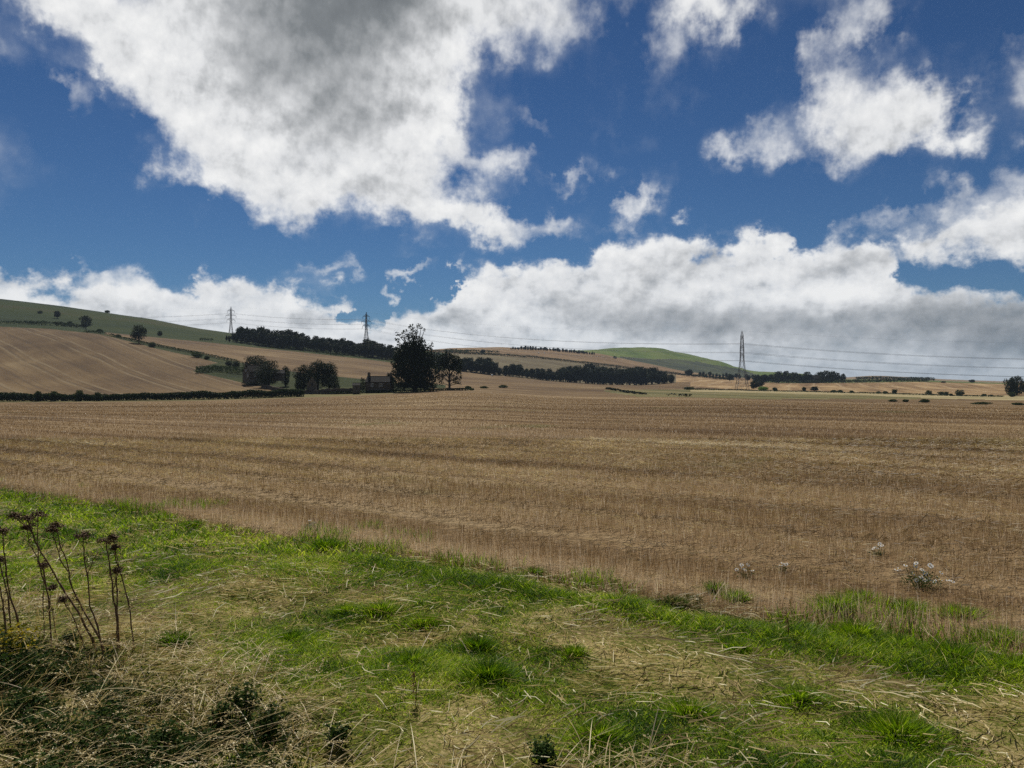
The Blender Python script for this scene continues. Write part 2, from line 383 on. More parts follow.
# ---------------------------------------------------------------- ground sheets, one per field
def build_ground():
    cols = np.concatenate([[-46000, -12000, -4000, -1800, -900, -500], np.arange(-260, -12, 12), np.arange(-12, 1036, 1.6), np.arange(1040, 1290, 12), [1290, 1700, 2400, 4500, 12000, 46000]])
    near = F * ZC / np.arange(1400, 440 - HY, -1.8) if False else None
    pyn = np.arange(790, 440, -1.6); Yn = F * ZC / (pyn - HY)
    rows = [np.full(len(cols), v) for v in (0.5, 1.2, 2.2, 3.2)] + [np.full(len(cols), v) for v in Yn]
    pc = np.clip(cols, -260, 1290)
    ks = [np.full(len(cols), Yn[-1])] + [np.interp(pc, PXG, KY[k]) for k in range(1, KY.shape[0])]
    nr = [60, 12, 110, 46, 50, 46, 60, 8, 4]
    for k, n in enumerate(nr):
        for j in range(1, n + 1):
            t = j / n
            if k == 0: rows.append(ks[0] * (ks[1] / ks[0]) ** t)
            else: rows.append(ks[k] + (ks[k + 1] - ks[k]) * t)
    Yg = np.stack(rows); PX = np.broadcast_to(cols, Yg.shape)
    Xg = (PX - 512) / F * Yg
    zg = terrain_z(np.clip(PX, -260, 1290), Yg)
    nR, nC = Yg.shape
    V = np.stack([Xg, Yg, zg], -1).reshape(-1, 3)
    ii = (np.arange(nR - 1)[:, None] * nC + np.arange(nC - 1)[None, :])
    Q = np.stack([ii, ii + 1, ii + 1 + nC, ii + nC], -1)
    # face centres
    def fc(a): return (a[:-1, :-1] + a[1:, :-1] + a[:-1, 1:] + a[1:, 1:]) / 4
    cx, cy, cz = fc(Xg), fc(Yg), fc(zg); cp = np.clip(fc(np.array(PX)), -260, 1290); cpy = HY - (cz - ZC) / cy * F
    # small wobble so the field edges are not ruled lines
    jp = cp + (vnoise(cx, cy, 25, 21, 2) - .5) * 5
    cA, cB, cC, cD, cE, cF = [np.interp(jp, PXG, KY[k]) for k in range(1, 7)]
    zone = np.full(cp.shape, 'far_hill', dtype=object)
    near = cy < cA
    zone[cy < cF] = 'distant_field'
    zone[(cy < cF) & (cp > 757)] = 'distant_pasture'
    zone[cy < cE] = 'grey_field'
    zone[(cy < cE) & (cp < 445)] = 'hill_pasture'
    zone[(cy < cE) & (cp > 676)] = 'right_field'
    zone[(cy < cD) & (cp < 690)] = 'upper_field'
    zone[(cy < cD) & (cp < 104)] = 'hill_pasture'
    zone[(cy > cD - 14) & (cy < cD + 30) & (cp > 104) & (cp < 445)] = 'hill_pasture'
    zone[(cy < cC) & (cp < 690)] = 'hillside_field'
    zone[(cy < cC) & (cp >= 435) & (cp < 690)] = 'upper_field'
    strip = np.clip((cp - 40) / 200, 0, 1) * 26 + 5
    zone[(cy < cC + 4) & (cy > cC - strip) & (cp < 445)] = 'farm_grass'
    bx = np.interp(cpy, [360, 365, 371, 372, 377, 385, 390, 393, 396, 400], [232, 208, 193, 196, 218, 252, 286, 300, 306, 310])
    zone[(cy < cC + 2) & (cy > cB) & (cp > bx) & (cp < 430)] = 'farm_grass'
    zone[(cy < cB)] = 'field_margin'
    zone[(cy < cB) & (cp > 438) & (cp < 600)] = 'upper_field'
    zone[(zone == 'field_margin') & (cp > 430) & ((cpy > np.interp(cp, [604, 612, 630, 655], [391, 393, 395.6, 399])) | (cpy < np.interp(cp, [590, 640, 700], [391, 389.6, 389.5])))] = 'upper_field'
    strw = (cy < cB + 30) & (cy > cB - 110) & (cp > 690) & (cpy < np.interp(cp, [690, 740, 860, 940, 1024, 1290], [391.3, 393.2, 395.0, 398.6, 400.6, 402]))
    zone[strw] = 'straw_strip'
    s = edge_s(cx, cy)
    zone[near] = 'stubble_field'
    zone[near & (s < EDGE_S)] = 'grass_verge'
    # far hill: scrubby slope low on it
    scr = (zone == 'far_hill') & (cp > 620) & (cp < 760)
    top = np.interp(jp, [622, 640, 675, 700, 722, 736, 760], [357, 358, 359.5, 362, 366.5, 369, 375])
    zone[scr & (cpy > top + (vnoise(cx, cy, 90, 31, 3) - .5) * 3)] = 'far_scrub_slope'
    zone[(zone == 'far_hill') & (cp > 836)] = 'far_brown_field'
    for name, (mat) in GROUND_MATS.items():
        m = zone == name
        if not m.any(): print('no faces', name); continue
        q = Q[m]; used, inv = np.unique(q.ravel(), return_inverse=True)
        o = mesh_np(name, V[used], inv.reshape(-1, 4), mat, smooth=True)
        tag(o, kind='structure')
    # behind and beside the camera
    v = [(-3600, -3600, -.02), (3600, -3600, -.02), (3600, .5, -.02), (-3600, .5, -.02)]
    tag(mesh_np('ground', v, [(0, 1, 2, 3)], GROUND_MATS['grass_verge']), kind='structure')

def vergemat():
    m, t, b = newmat('verge_soil_and_thatch', .95, .05)
    g = t.n.new('ShaderNodeNewGeometry').outputs['Position']
    n = t.noise(g, .9, 6, .65); f = t.noise(g, 26, 4, .7)
    v = t.m('ADD', t.m('MULTIPLY', t.m('SUBTRACT', n, .5), 1.3), t.m('MULTIPLY', f, 1.0), clamp=True)
    c = t.ramp(v, [(.25, (.03, .04, .006)), (.45, (.085, .10, .014)), (.6, (.18, .155, .05)), (.85, (.38, .30, .14))])
    t.l.new(c, b.inputs['Base Color'])
    bp = t.n.new('ShaderNodeBump'); bp.inputs['Strength'].default_value = .8; bp.inputs['Distance'].default_value = .03
    t.l.new(f, bp.inputs['Height']); t.l.new(bp.outputs[0], b.inputs['Normal']); return m
def pasture(name, cols, scale, s2=.05, stretch=None):
    m, t, b = newmat(name, .95, .05)
    g = t.n.new('ShaderNodeNewGeometry').outputs['Position']
    gg = t.v('MULTIPLY', g, stretch) if stretch else g
    v = t.m('ADD', t.m('MULTIPLY', t.noise(gg, 1 / scale, 6, .62), .75), t.m('MULTIPLY', t.noise(g, s2 * 6, 4, .7), .25))
    n = len(cols)
    t.l.new(t.ramp(v, [(.34 + .32 * i / (n - 1), q) for i, q in enumerate(cols)]), b.inputs['Base Color'])
    bp = t.n.new('ShaderNodeBump'); bp.inputs['Strength'].default_value = .5; bp.inputs['Distance'].default_value = 1.0
    t.l.new(v, bp.inputs['Height']); t.l.new(bp.outputs[0], b.inputs['Normal']); return m
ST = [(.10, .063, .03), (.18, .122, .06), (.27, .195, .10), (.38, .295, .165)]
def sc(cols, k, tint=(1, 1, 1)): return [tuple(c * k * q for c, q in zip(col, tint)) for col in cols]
GROUND_MATS = {
 'grass_verge': vergemat(),
 'stubble_field': fieldmat('stubble_ground', sc(ST, .75, (1.02, .95, .92)), -56.7, [(1.7, .9), (.7, .5), (4.5, .8), (12, .5)], patch=40, speck=5.0, bump=.6, green=((.10, .11, .03), 9.0, .60, .5)),
 'field_margin': pasture('margin_grass', [(.055, .055, .02), (.10, .092, .036), (.14, .12, .052), (.19, .15, .075)], 40, stretch=(.3, 1.6, 1)),
 'straw_strip': pasture('pale_straw_strip', [(.17, .14, .065), (.28, .23, .12), (.38, .31, .18)], 30, stretch=(.3, 1.5, 1)),
 'hillside_field': fieldmat('hillside_stubble', sc(ST, .45, (1.06, .95, .82)), -41, [(5.0, .5), (14, .4)], patch=90, wobs=1.5, speck=.6, tram=[(26.0, 0, 1.0, (.17, .125, .068), .75), (26.0, 5.0, 1.0, (.17, .125, .068), .75), (13, 4, 1.0, (.05, .032, .015), .5), (6.5, 1, .5, (.055, .037, .018), .45)]),  # cloud shade over this slope is put into the lowered colours
 'upper_field': fieldmat('upper_stubble', sc(ST, .48, (1.06, .95, .84)), -62, [(5.0, .7), (16, .5)], patch=70, speck=.5, tram=[(24.0, 3, 1.0, (.12, .075, .035), .5)]),  # colours lowered here too, standing in for a cloud shadow
 'hill_pasture': pasture('hillside_grass', [(.007, .014, .002), (.014, .026, .003), (.026, .036, .005), (.032, .026, .009)], 70, stretch=(.25, 1.0, 1)),  # green darkened to carry the hill's cloud shade as colour
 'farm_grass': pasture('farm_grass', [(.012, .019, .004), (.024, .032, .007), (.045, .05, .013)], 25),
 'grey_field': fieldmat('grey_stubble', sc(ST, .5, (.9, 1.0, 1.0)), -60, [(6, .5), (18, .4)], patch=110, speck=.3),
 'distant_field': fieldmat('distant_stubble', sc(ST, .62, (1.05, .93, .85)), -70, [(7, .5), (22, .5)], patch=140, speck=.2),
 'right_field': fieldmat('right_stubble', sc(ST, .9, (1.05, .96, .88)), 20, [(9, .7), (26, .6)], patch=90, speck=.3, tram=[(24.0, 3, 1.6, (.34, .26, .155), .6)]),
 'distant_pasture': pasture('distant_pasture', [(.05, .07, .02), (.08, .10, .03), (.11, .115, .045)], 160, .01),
 'far_brown_field': pasture('far_brown_field', [(.12, .085, .05), (.18, .13, .08), (.2, .16, .1)], 200, .01),
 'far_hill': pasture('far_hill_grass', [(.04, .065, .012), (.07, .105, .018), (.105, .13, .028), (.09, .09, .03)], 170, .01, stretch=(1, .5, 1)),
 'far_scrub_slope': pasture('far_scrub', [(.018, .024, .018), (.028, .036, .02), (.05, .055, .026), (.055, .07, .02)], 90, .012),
}
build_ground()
# ---------------------------------------------------------------- blades, stalks, leaves
def ribbons(P, head, length, width, lean, curl, segs, tint, face=None):
    """bent tapering blades rooted at P"""
    n = len(P); k = segs + 1
    hx, hy = np.cos(head), np.sin(head)
    if face is None: face = rng.random(n) * np.pi
    sx, sy = np.cos(face), np.sin(face)
    pts = np.zeros((n, k, 3)); pts[:, 0] = P
    for j in range(segs):
        th = lean + curl * (j + .5) / segs
        st = length / segs
        pts[:, j + 1, 0] = pts[:, j, 0] + st * np.sin(th) * hx
        pts[:, j + 1, 1] = pts[:, j, 1] + st * np.sin(th) * hy
        pts[:, j + 1, 2] = pts[:, j, 2] + st * np.cos(th)
    w = (width[:, None] * np.interp(np.linspace(0, 1, k), [0, .5, 1], [.8, 1, .12])[None] / 2)
    side = np.stack([sx, sy, np.zeros(n)], -1)[:, None, :]
    V = np.stack([pts - side * w[..., None], pts + side * w[..., None]], 2).reshape(-1, 3)     # n,k,2
    b = (np.arange(n) * k * 2)[:, None] + (np.arange(segs) * 2)[None]
    Q = np.stack([b, b + 1, b + 3, b + 2], -1).reshape(-1, 4)
    T = np.repeat(tint, k * 2)
    return V, Q, T
def flat_strands(P, yaw, pitch, length, width, tint, bend=.15):
    """straw lying about: two-piece strands crossed by a thin width"""
    n = len(P)
    d = np.stack([np.cos(yaw) * np.cos(pitch), np.sin(yaw) * np.cos(pitch), np.sin(pitch)], -1)
    s = np.stack([-np.sin(yaw), np.cos(yaw), np.zeros(n)], -1)
    b = (rng.random(n) - .5) * 2 * bend * length
    up = np.array([0, 0, 1.0])
    V = np.zeros((n, 6, 3))
    for j, (t, wf, bf) in enumerate(((0, .7, 0), (.5, 1, 1), (1, .5, 0))):
        c = P + d * (length * t)[:, None] + s * (b * bf)[:, None] + up * (np.abs(b) * .3 * bf)[:, None]
        e = (s * .75 + up * .65) * (width * wf / 2)[:, None]
        V[:, 2 * j] = c - e; V[:, 2 * j + 1] = c + e
    a = (np.arange(n) * 6)[:, None]
    Q = np.concatenate([a + [[0, 1, 3, 2]], a + [[2, 3, 5, 4]]], 0)
    return V.reshape(-1, 3), Q, np.repeat(tint, 6)
def join(parts):
    V, Q, T = [], [], []; o = 0
    for v, q, t in parts:
        V.append(v); Q.append(q + o); T.append(t); o += len(v)
    return np.concatenate(V), np.concatenate(Q), np.concatenate(T)
def on_ground(X, Y, dz=0): return np.stack([X, Y, ground(X, Y) + dz], -1)

M_GRASS = leafmat('grass_blade', [(0, (.025, .07, .004)), (.25, (.07, .15, .004)), (.5, (.23, .36, .006)), (.78, (.46, .52, .03)), (1, (.62, .54, .22))], .55, .55, .16)
M_STRAW = leafmat('dry_straw', [(0, (.10, .062, .018)), (.4, (.32, .235, .085)), (.75, (.58, .46, .21)), (1, (.86, .78, .52))], .35, .5, .25)
M_STUB = leafmat('stubble_stalk', [(0, (.055, .029, .013)), (.35, (.145, .087, .038)), (.7, (.31, .205, .10)), (.9, (.54, .395, .23)), (1, (.85, .73, .55))], .35, .7, .1)
M_WEED = leafmat('dark_weed_leaf', [(0, (.012, .028, .006)), (.5, (.035, .065, .012)), (.85, (.085, .12, .02)), (1, (.2, .18, .05))], .3, .85, .08)
M_LEAF = leafmat('tree_leaf', [(0, (.006, .012, .005)), (.5, (.015, .026, .008)), (1, (.034, .05, .014))], .15, .7, .1)
M_LEAF2 = leafmat('bush_leaf', [(0, (.016, .03, .01)), (.5, (.035, .055, .014)), (1, (.075, .09, .025))], .25, .7, .1)
M_DEAD = plain('dead_stem', (.12, .072, .04), .4, 30, .85)
M_BARK = plain('bark', (.035, .028, .022), .35, 4, .9, bump=.4)

M_DEAD2 = plain('pale_dead_stem', (.16, .12, .055), .4, 30, .85)

# ---- stubble left standing in drilled rows
RD = np.array([-.836, .549]); RN = np.array([.549, .836])
def n1(s, per, seed):
    u = s / per + seed * 31.7; i = np.floor(u).astype(int); f = u - i; f = f * f * (3 - 2 * f); L = lattice(seed + 5000, 64).ravel()
    return L[i % 4096] * (1 - f) + L[(i + 1) % 4096] * f - .5
def swath(s):      # lighter and darker bars left by the combine, drill rows and wheel tracks at every scale; shade in the gaps is tinted in
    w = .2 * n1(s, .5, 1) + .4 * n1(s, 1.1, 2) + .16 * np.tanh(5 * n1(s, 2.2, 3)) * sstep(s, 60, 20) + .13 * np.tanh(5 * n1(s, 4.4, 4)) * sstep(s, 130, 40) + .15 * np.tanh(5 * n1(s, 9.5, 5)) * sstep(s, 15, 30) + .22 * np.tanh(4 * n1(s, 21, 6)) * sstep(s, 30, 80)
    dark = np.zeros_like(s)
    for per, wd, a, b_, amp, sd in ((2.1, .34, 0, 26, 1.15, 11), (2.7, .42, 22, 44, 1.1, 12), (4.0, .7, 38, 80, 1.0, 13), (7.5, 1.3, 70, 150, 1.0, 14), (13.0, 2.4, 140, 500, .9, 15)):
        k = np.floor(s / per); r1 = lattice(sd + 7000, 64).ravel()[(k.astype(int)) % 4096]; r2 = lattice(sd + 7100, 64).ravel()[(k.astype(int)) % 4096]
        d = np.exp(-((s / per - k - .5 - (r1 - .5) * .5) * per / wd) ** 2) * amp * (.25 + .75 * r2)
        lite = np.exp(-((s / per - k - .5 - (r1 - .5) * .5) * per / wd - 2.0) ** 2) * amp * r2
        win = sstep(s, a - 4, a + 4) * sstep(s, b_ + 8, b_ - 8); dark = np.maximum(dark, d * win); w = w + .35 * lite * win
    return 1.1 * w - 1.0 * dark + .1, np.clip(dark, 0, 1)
def stubble(y0, y1, row, step, per, wid, hgt):
    """rows spaced `row`, a clump of `per` stalks each `step`, between distances y0 and y1 ahead"""
    S0, S1 = EDGE_S - .6, y1 * (.549 * .72 + .836)
    parts = []
    ss = np.arange(S0, S1, row)
    L = np.arange(-y1 * .95, y1 * 1.1, step)
    for c in range(0, len(ss), 200):
        s, l = np.meshgrid(ss[c:c + 200], L, indexing='ij'); s = s.ravel(); l = l.ravel()
        l = l + (rng.random(len(l)) - .5) * step * 1.4; s0 = s
        s = s + (rng.random(len(s)) - .5) * row * .45 + (vnoise(l, l * 0, 7, 43, 2) - .5) * .25
        X = RD[0] * l + RN[0] * s; Y = RD[1] * l + RN[1] * s
        Ys = np.maximum(Y, .1)
        m = (Y > y0) & (Y < y1) & (np.abs(X) < Ys * .70 + .6)
        X, Y, s, l, s0 = X[m], Y[m], s[m], l[m], s0[m]
        if not len(X): continue
        m = (edge_s(X, Y) > EDGE_S - .12 - rng.random(len(X)) * .3) & (Y < np.interp(PXof(X, Y), PXG, KY[1]) - 1)
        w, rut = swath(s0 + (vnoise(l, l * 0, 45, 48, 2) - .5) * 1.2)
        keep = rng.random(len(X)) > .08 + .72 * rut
        keep &= vnoise(X, Y, .5, 45, 2) > .24
        m &= keep
        X, Y, s, w, rut = X[m], Y[m], s[m], w[m], rut[m]
        X = np.repeat(X, per); Y = np.repeat(Y, per); s = np.repeat(s, per); w = np.repeat(w, per); rut = np.repeat(rut, per)
        X = X + rng.normal(0, .018 * (wid / .004) ** .5, len(X)); Y = Y + rng.normal(0, .018 * (wid / .004) ** .5, len(Y))
        P = on_ground(X, Y, -.01); n = len(X)
        big = vnoise(X, Y, 14, 46, 3); near_edge = sstep(s, EDGE_S + 2.2, EDGE_S)
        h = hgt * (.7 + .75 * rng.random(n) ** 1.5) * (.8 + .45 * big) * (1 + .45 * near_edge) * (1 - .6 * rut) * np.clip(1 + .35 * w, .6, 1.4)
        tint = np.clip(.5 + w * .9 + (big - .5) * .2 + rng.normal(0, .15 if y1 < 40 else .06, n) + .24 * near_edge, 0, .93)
        tint[rng.random(n) < .035] = 1.0; tint[rng.random(n) < .05] = .95
        parts.append(ribbons(P, rng.random(n) * 6.28, h, wid * (.7 + .7 * rng.random(n)), np.abs(rng.normal(0, .2, n)), rng.normal(0, .12, n), 1, tint, face=rng.normal(0, .6, n)))
    return join(parts)
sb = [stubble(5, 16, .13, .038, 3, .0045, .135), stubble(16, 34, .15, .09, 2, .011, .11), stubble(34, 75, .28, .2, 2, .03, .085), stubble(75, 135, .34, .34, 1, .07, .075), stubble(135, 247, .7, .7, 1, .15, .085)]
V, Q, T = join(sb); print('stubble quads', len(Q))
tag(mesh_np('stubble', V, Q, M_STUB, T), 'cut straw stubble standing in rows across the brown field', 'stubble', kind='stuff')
# chaff and loose straw between the rows
def scatter(n, y0, y1, cond, fan=.72):
    """points in the fan in front of the camera, density uniform per square metre"""
    Y = np.sqrt(rng.random(n) * (y1**2 - y0**2) + y0**2); X = (rng.random(n) * 2 - 1) * (fan * Y)
    m = cond(X, Y); return X[m], Y[m]
X, Y = scatter(60000, 5, 30, lambda X, Y: edge_s(X, Y) > EDGE_S - .1)
n = len(X); k = 1 + Y / 12
tt = np.clip(.28 + .5 * swath(.549 * X + .836 * Y)[0] + (vnoise(X, Y, 3, 47, 3) - .45) * 1.0 + rng.normal(0, .15, n), 0, 1)
V, Q, T = flat_strands(on_ground(X, Y, .02), rng.random(n) * 6.28, rng.normal(.1, .25, n), (.05 + .12 * rng.random(n)) * k**.5, .004 * k, tt)
tag(mesh_np('loose_straw', V, Q, M_STRAW, T), 'loose straw and chaff lying between the stubble rows', 'straw', kind='stuff')

# ---- grass of the verge
TUFT_XY = [((px - 512) / F * (F * ZC / (py - HY)), F * ZC / (py - HY), r_) for px, py, r_ in ((488, 676, .22), (478, 650, .2), (412, 664, .2), (425, 625, .26), (380, 612, .25), (345, 612, .2), (325, 548, .25), (175, 643, .2), (858, 640, .28),
    (838, 610, .28), (955, 662, .3), (900, 650, .25), (1015, 672, .25), (690, 715, .28), (900, 735, .35), (800, 700, .25), (740, 650, .15), (290, 640, .22), (575, 655, .2), (600, 740, .25))]
def green_map(X, Y):
    s = .549 * X + .836 * Y
    g = (vnoise(X, Y, 1.0, 51, 5, .72) - .5) * 3.6 + .10
    for (tx_, ty_, tr_) in TUFT_XY: g += .9 * np.exp(-((X - tx_) ** 2 + (Y - ty_) ** 2) / (1.6 * tr_) ** 2)
    g += .9 * np.exp(-((s - 6.85) / .24) ** 2) - .5 * np.exp(-((s - 6.1) / .3) ** 2) * sstep(X, -.5, .8)                    # lush strip along the crop edge
    g += .8 * sstep(X, .8, -2.4) * sstep(s, 3.8, 5.0)             # the left of the track is greener
    g -= (.75 + .9 * (vnoise(X, Y, .5, 58, 2) - .5)) * np.exp(-((s - 5.35 - .25 * np.sin(X * .35)) / .55) ** 2) * sstep(X, -6, -2)
    g -= .55 * np.exp(-((s - 3.3 - .25 * np.sin(X * .35)) / .5) ** 2)
    g -= .9 * sstep(X, -1.3, -2.4) * sstep(s, 4.3, 3.2) * .8
    return g
def verge_c(X, Y): return edge_s(X, Y) < EDGE_S + .25
parts = []
X, Y = scatter(560000, 3.7, 9.5, verge_c); g = green_map(X, Y)
m = rng.random(len(X)) < np.clip(.42 + g * .95, .10, 1); X, Y, g = X[m], Y[m], g[m]
n = len(X); clump = vnoise(X, Y, .28, 52, 3)
ln = (.024 + .036 * np.clip(g + .3, 0, 1.8) * (.3 + 1.2 * clump)) * (.6 + .8 * rng.random(n)); s_ = .549 * X + .836 * Y
ln *= 1 + .7 * np.exp(-((s_ - 6.85) / .28) ** 2) * (.4 + 1.2 * vnoise(X, Y, .6, 57, 2))
patch = vnoise(X, Y, .9, 56, 3) - .5
tint = np.clip(.46 + patch * .7 + (clump - .5) * -.6 + rng.normal(0, .17, n) + np.where(rng.random(n) < .13, .45, 0) - .12 * np.clip(g, 0, 1) + .1 * (g < 0), 0, 1)
parts.append(ribbons(on_ground(X, Y, -.005), rng.random(n) * 6.28, ln, .0035 + .003 * rng.random(n), .35 + .6 * rng.random(n), .3 + .9 * rng.random(n), 3, tint))
X, Y = scatter(260000, 9.5, 24, verge_c); g = green_map(X, Y)
m = rng.random(len(X)) < np.clip(.45 + g * .8, .12, 1); X, Y, g = X[m], Y[m], g[m]
n = len(X); clump = vnoise(X, Y, .4, 52, 3)
ln = (.04 + .045 * np.clip(g + .3, 0, 1.5) * (.3 + 1.2 * clump)) * (.6 + .8 * rng.random(n))
tint = np.clip(.48 + (vnoise(X, Y, .9, 56, 3) - .5) * .7 - (clump - .5) * .5 + rng.normal(0, .15, n) + np.where(rng.random(n) < .1, .4, 0) - .08 * np.clip(g, 0, 1), 0, 1)
parts.append(ribbons(on_ground(X, Y, -.005), rng.random(n) * 6.28, ln, .009 + .006 * rng.random(n), .35 + .5 * rng.random(n), .3 + .8 * rng.random(n), 2, tint))
# grass and weeds invading the stubble edge
X, Y = scatter(240000, 5, 22, lambda X, Y: (edge_s(X, Y) > EDGE_S - .1) & (edge_s(X, Y) < EDGE_S + 1.5))
ss = edge_s(X, Y) - EDGE_S; m = (vnoise(X, Y, .9, 53, 3) > .54 + ss * .16) & (rng.random(len(X)) < .8); X, Y = X[m], Y[m]; n = len(X)
parts.append(ribbons(on_ground(X, Y), rng.random(n) * 6.28, (.09 + .10 * rng.random(n)), .005 + .004 * rng.random(n), .1 + .3 * rng.random(n), .2 + .6 * rng.random(n), 2, np.clip(.3 + rng.normal(0, .14, n), 0, 1)))
V, Q, T = join(parts); print('grass quads', len(Q))
tag(mesh_np('grass', V, Q, M_GRASS, T), 'green grass growing over the verge beside the stubble field', 'grass', kind='stuff')

# ---- mown dry grass lying on the verge
X, Y = scatter(170000, 3.7, 20, verge_c); g = green_map(X, Y)
m = rng.random(len(X)) < np.clip(.7 - g * .6, .06, 1) * np.clip(1.3 * vnoise(X, Y, .7, 54, 3) + .1, 0, 1); X, Y, g = X[m], Y[m], g[m]
n = len(X); swirl = vnoise(X, Y, 1.2, 55, 2) * 9
tint = np.clip(.42 + rng.normal(0, .2, n) + np.where(rng.random(n) < .22, .5, 0), 0, 1)
V, Q, T = flat_strands(on_ground(X, Y, .012 + .03 * rng.random(n)), swirl + rng.normal(0, .8, n), rng.normal(.05, .18, n), .06 + .22 * rng.random(n) ** 2, (.0035 + .0035 * rng.random(n)) * (1 + Y / 18), tint)
tag(mesh_np('dry_grass_litter', V, Q, M_STRAW, T), 'bleached cut grass lying in swirls on the verge', 'dry grass', kind='stuff')

# ---- rank undergrowth in the near left corner: nettle-like leaves under collapsed dry grass
def leaves(P, size, tint, up=.5):
    """four-cornered leaves facing random ways"""
    n = len(P)
    d = rng.normal(size=(n, 3)); d[:, 2] = np.abs(d[:, 2]) * .4 - .1; d /= np.linalg.norm(d, axis=1)[:, None]
    nn = rng.normal(size=(n, 3)); nn[:, 2] += up * 2; s = np.cross(d, nn); s /= np.linalg.norm(s, axis=1)[:, None] + 1e-9
    L = size[:, None]
    V = np.stack([P, P + d * L * .45 - s * L * .3, P + d * L, P + d * L * .45 + s * L * .3], 1).reshape(-1, 3)
    Q = np.arange(n * 4).reshape(-1, 4)
    return V, Q, np.repeat(tint, 4)
def corner(X, Y):     # 1 inside the rank corner
    s = .549 * X + .836 * Y
    return sstep(X + .9 * (vnoise(X, Y, .8, 61, 3) - .5), -.75, -1.6) * sstep(s + .8 * (vnoise(X, Y, .6, 62, 3) - .5), 3.5, 2.7)
X, Y = scatter(260000, 3.6, 7.6, lambda X, Y: X < 0); c = corner(X, Y)
den = vnoise(X, Y, .35, 63, 4, .6); m = (c > .1) & (rng.random(len(X)) < c * sstep(den, .37, .52)); X, Y, den, c = X[m], Y[m], den[m], c[m]
n = len(X); hgt = (.03 + .20 * rng.random(n) * sstep(den, .35, .7)) * (.4 + .6 * c)
P = on_ground(X, Y); P[:, 2] += hgt
V, Q, T = leaves(P, .014 + .022 * rng.random(n), np.clip(.15 + hgt * 1.3 + rng.normal(0, .2, n), 0, .97))
X, Y = scatter(9000, 3.6, 7.6, lambda X, Y: (X < 0) & (corner(X, Y) > .3)); n = len(X)
st = ribbons(on_ground(X, Y), rng.random(n) * 6.28, .08 + .18 * rng.random(n), .004 + .002 * rng.random(n), .1 + .3 * rng.random(n), .2 + .5 * rng.random(n), 3, np.clip(.1 + .2 * rng.random(n), 0, 1))
V, Q, T = join([(V, Q, T), st]); print('undergrowth', len(Q))
tag(mesh_np('undergrowth', V, Q, M_WEED, T), 'dark leafy weeds growing thick in the near left corner', 'undergrowth', kind='stuff')
# long collapsed grass stems with seed heads, combed towards the lower right
def long_stems(n, cond, fan=.75, y0=3.6, y1=7.6, base=.05, ln=(.35, .95), head=-.25, hs=.55, low=1.05):
    X, Y = scatter(n, y0, y1, cond, fan); n = len(X); segs = 7
    hd = head + rng.normal(0, hs, n); L = ln[0] + (ln[1] - ln[0]) * rng.random(n) ** 1.4
    lean = rng.normal(low, .22, n); curl = rng.normal(.45, .3, n)
    tint = np.clip(.44 + rng.normal(0, .24, n), .05, 1)
    a = ribbons(on_ground(X, Y, base + .09 * rng.random(n)), hd, L, .0035 + .0025 * rng.random(n), lean, curl, segs, tint, face=hd + np.pi / 2)
    # seed heads: wide fluffy last third
    m = rng.random(n) < .3
    V = a[0].reshape(n, segs + 1, 2, 3)[m]; tips = V[:, -3:].mean(2); P = []
    for q in range(26):
        f = rng.random(len(tips))[:, None]; base_ = np.where(f < .5, tips[:, 0] * (1 - 2 * f) + tips[:, 1] * 2 * f, tips[:, 1] * (2 - 2 * f) + tips[:, 2] * (2 * f - 1)); P.append(base_ + rng.normal(0, .004, base_.shape))
    P = np.concatenate(P)
    b = leaves(P, .009 + .006 * rng.random(len(P)), np.clip(.72 + rng.normal(0, .15, len(P)), 0, 1))
    return join([a, b])
cn = lambda X, Y: (X < .3) & (corner(X + .15, Y - .35) > .1) & (rng.random(len(X)) < .25 + .75 * vnoise(X, Y, .5, 64, 2))
A1 = long_stems(7500, cn, base=.0, ln=(.25, .8))
A2 = long_stems(5200, lambda X, Y: (X < 1.0) & (X > -3.2) & (.549 * X + .836 * Y < 3.7 + .5 * np.sin(X * 2)), base=.01, ln=(.2, .5), hs=1.6, low=1.25)
A3 = long_stems(500, lambda X, Y: verge_c(X, Y) & (X > -2), y1=10, base=.0, ln=(.12, .36), hs=2.5, low=1.35)
A4 = long_stems(2600, lambda X, Y: (np.abs(edge_s(X, Y) - EDGE_S - .05) < .3) & (X > .5), y0=4.5, y1=11, base=.0, ln=(.15, .42), hs=2.5, low=1.25)
A5 = long_stems(420, lambda X, Y: (X < -2.7) & (Y > 5.5) & (.549 * X + .836 * Y < 3.6), y0=5.5, y1=6.9, base=.0, ln=(.25, .6), hs=1.2, low=.28)
A6 = long_stems(700, lambda X, Y: (np.abs(edge_s(X, Y) - EDGE_S + .1) < .35) & (X > -6), y0=4.5, y1=16, base=.0, ln=(.15, .34), hs=2.5, low=.4)
V, Q, T = join([A1, A2, A3, A4, A5, A6]); print('stems', len(Q))
tag(mesh_np('long_dry_grass', V, Q, M_STRAW, T), 'long pale dry grass with seed heads fallen over the near left corner', 'dry grass', kind='stuff')
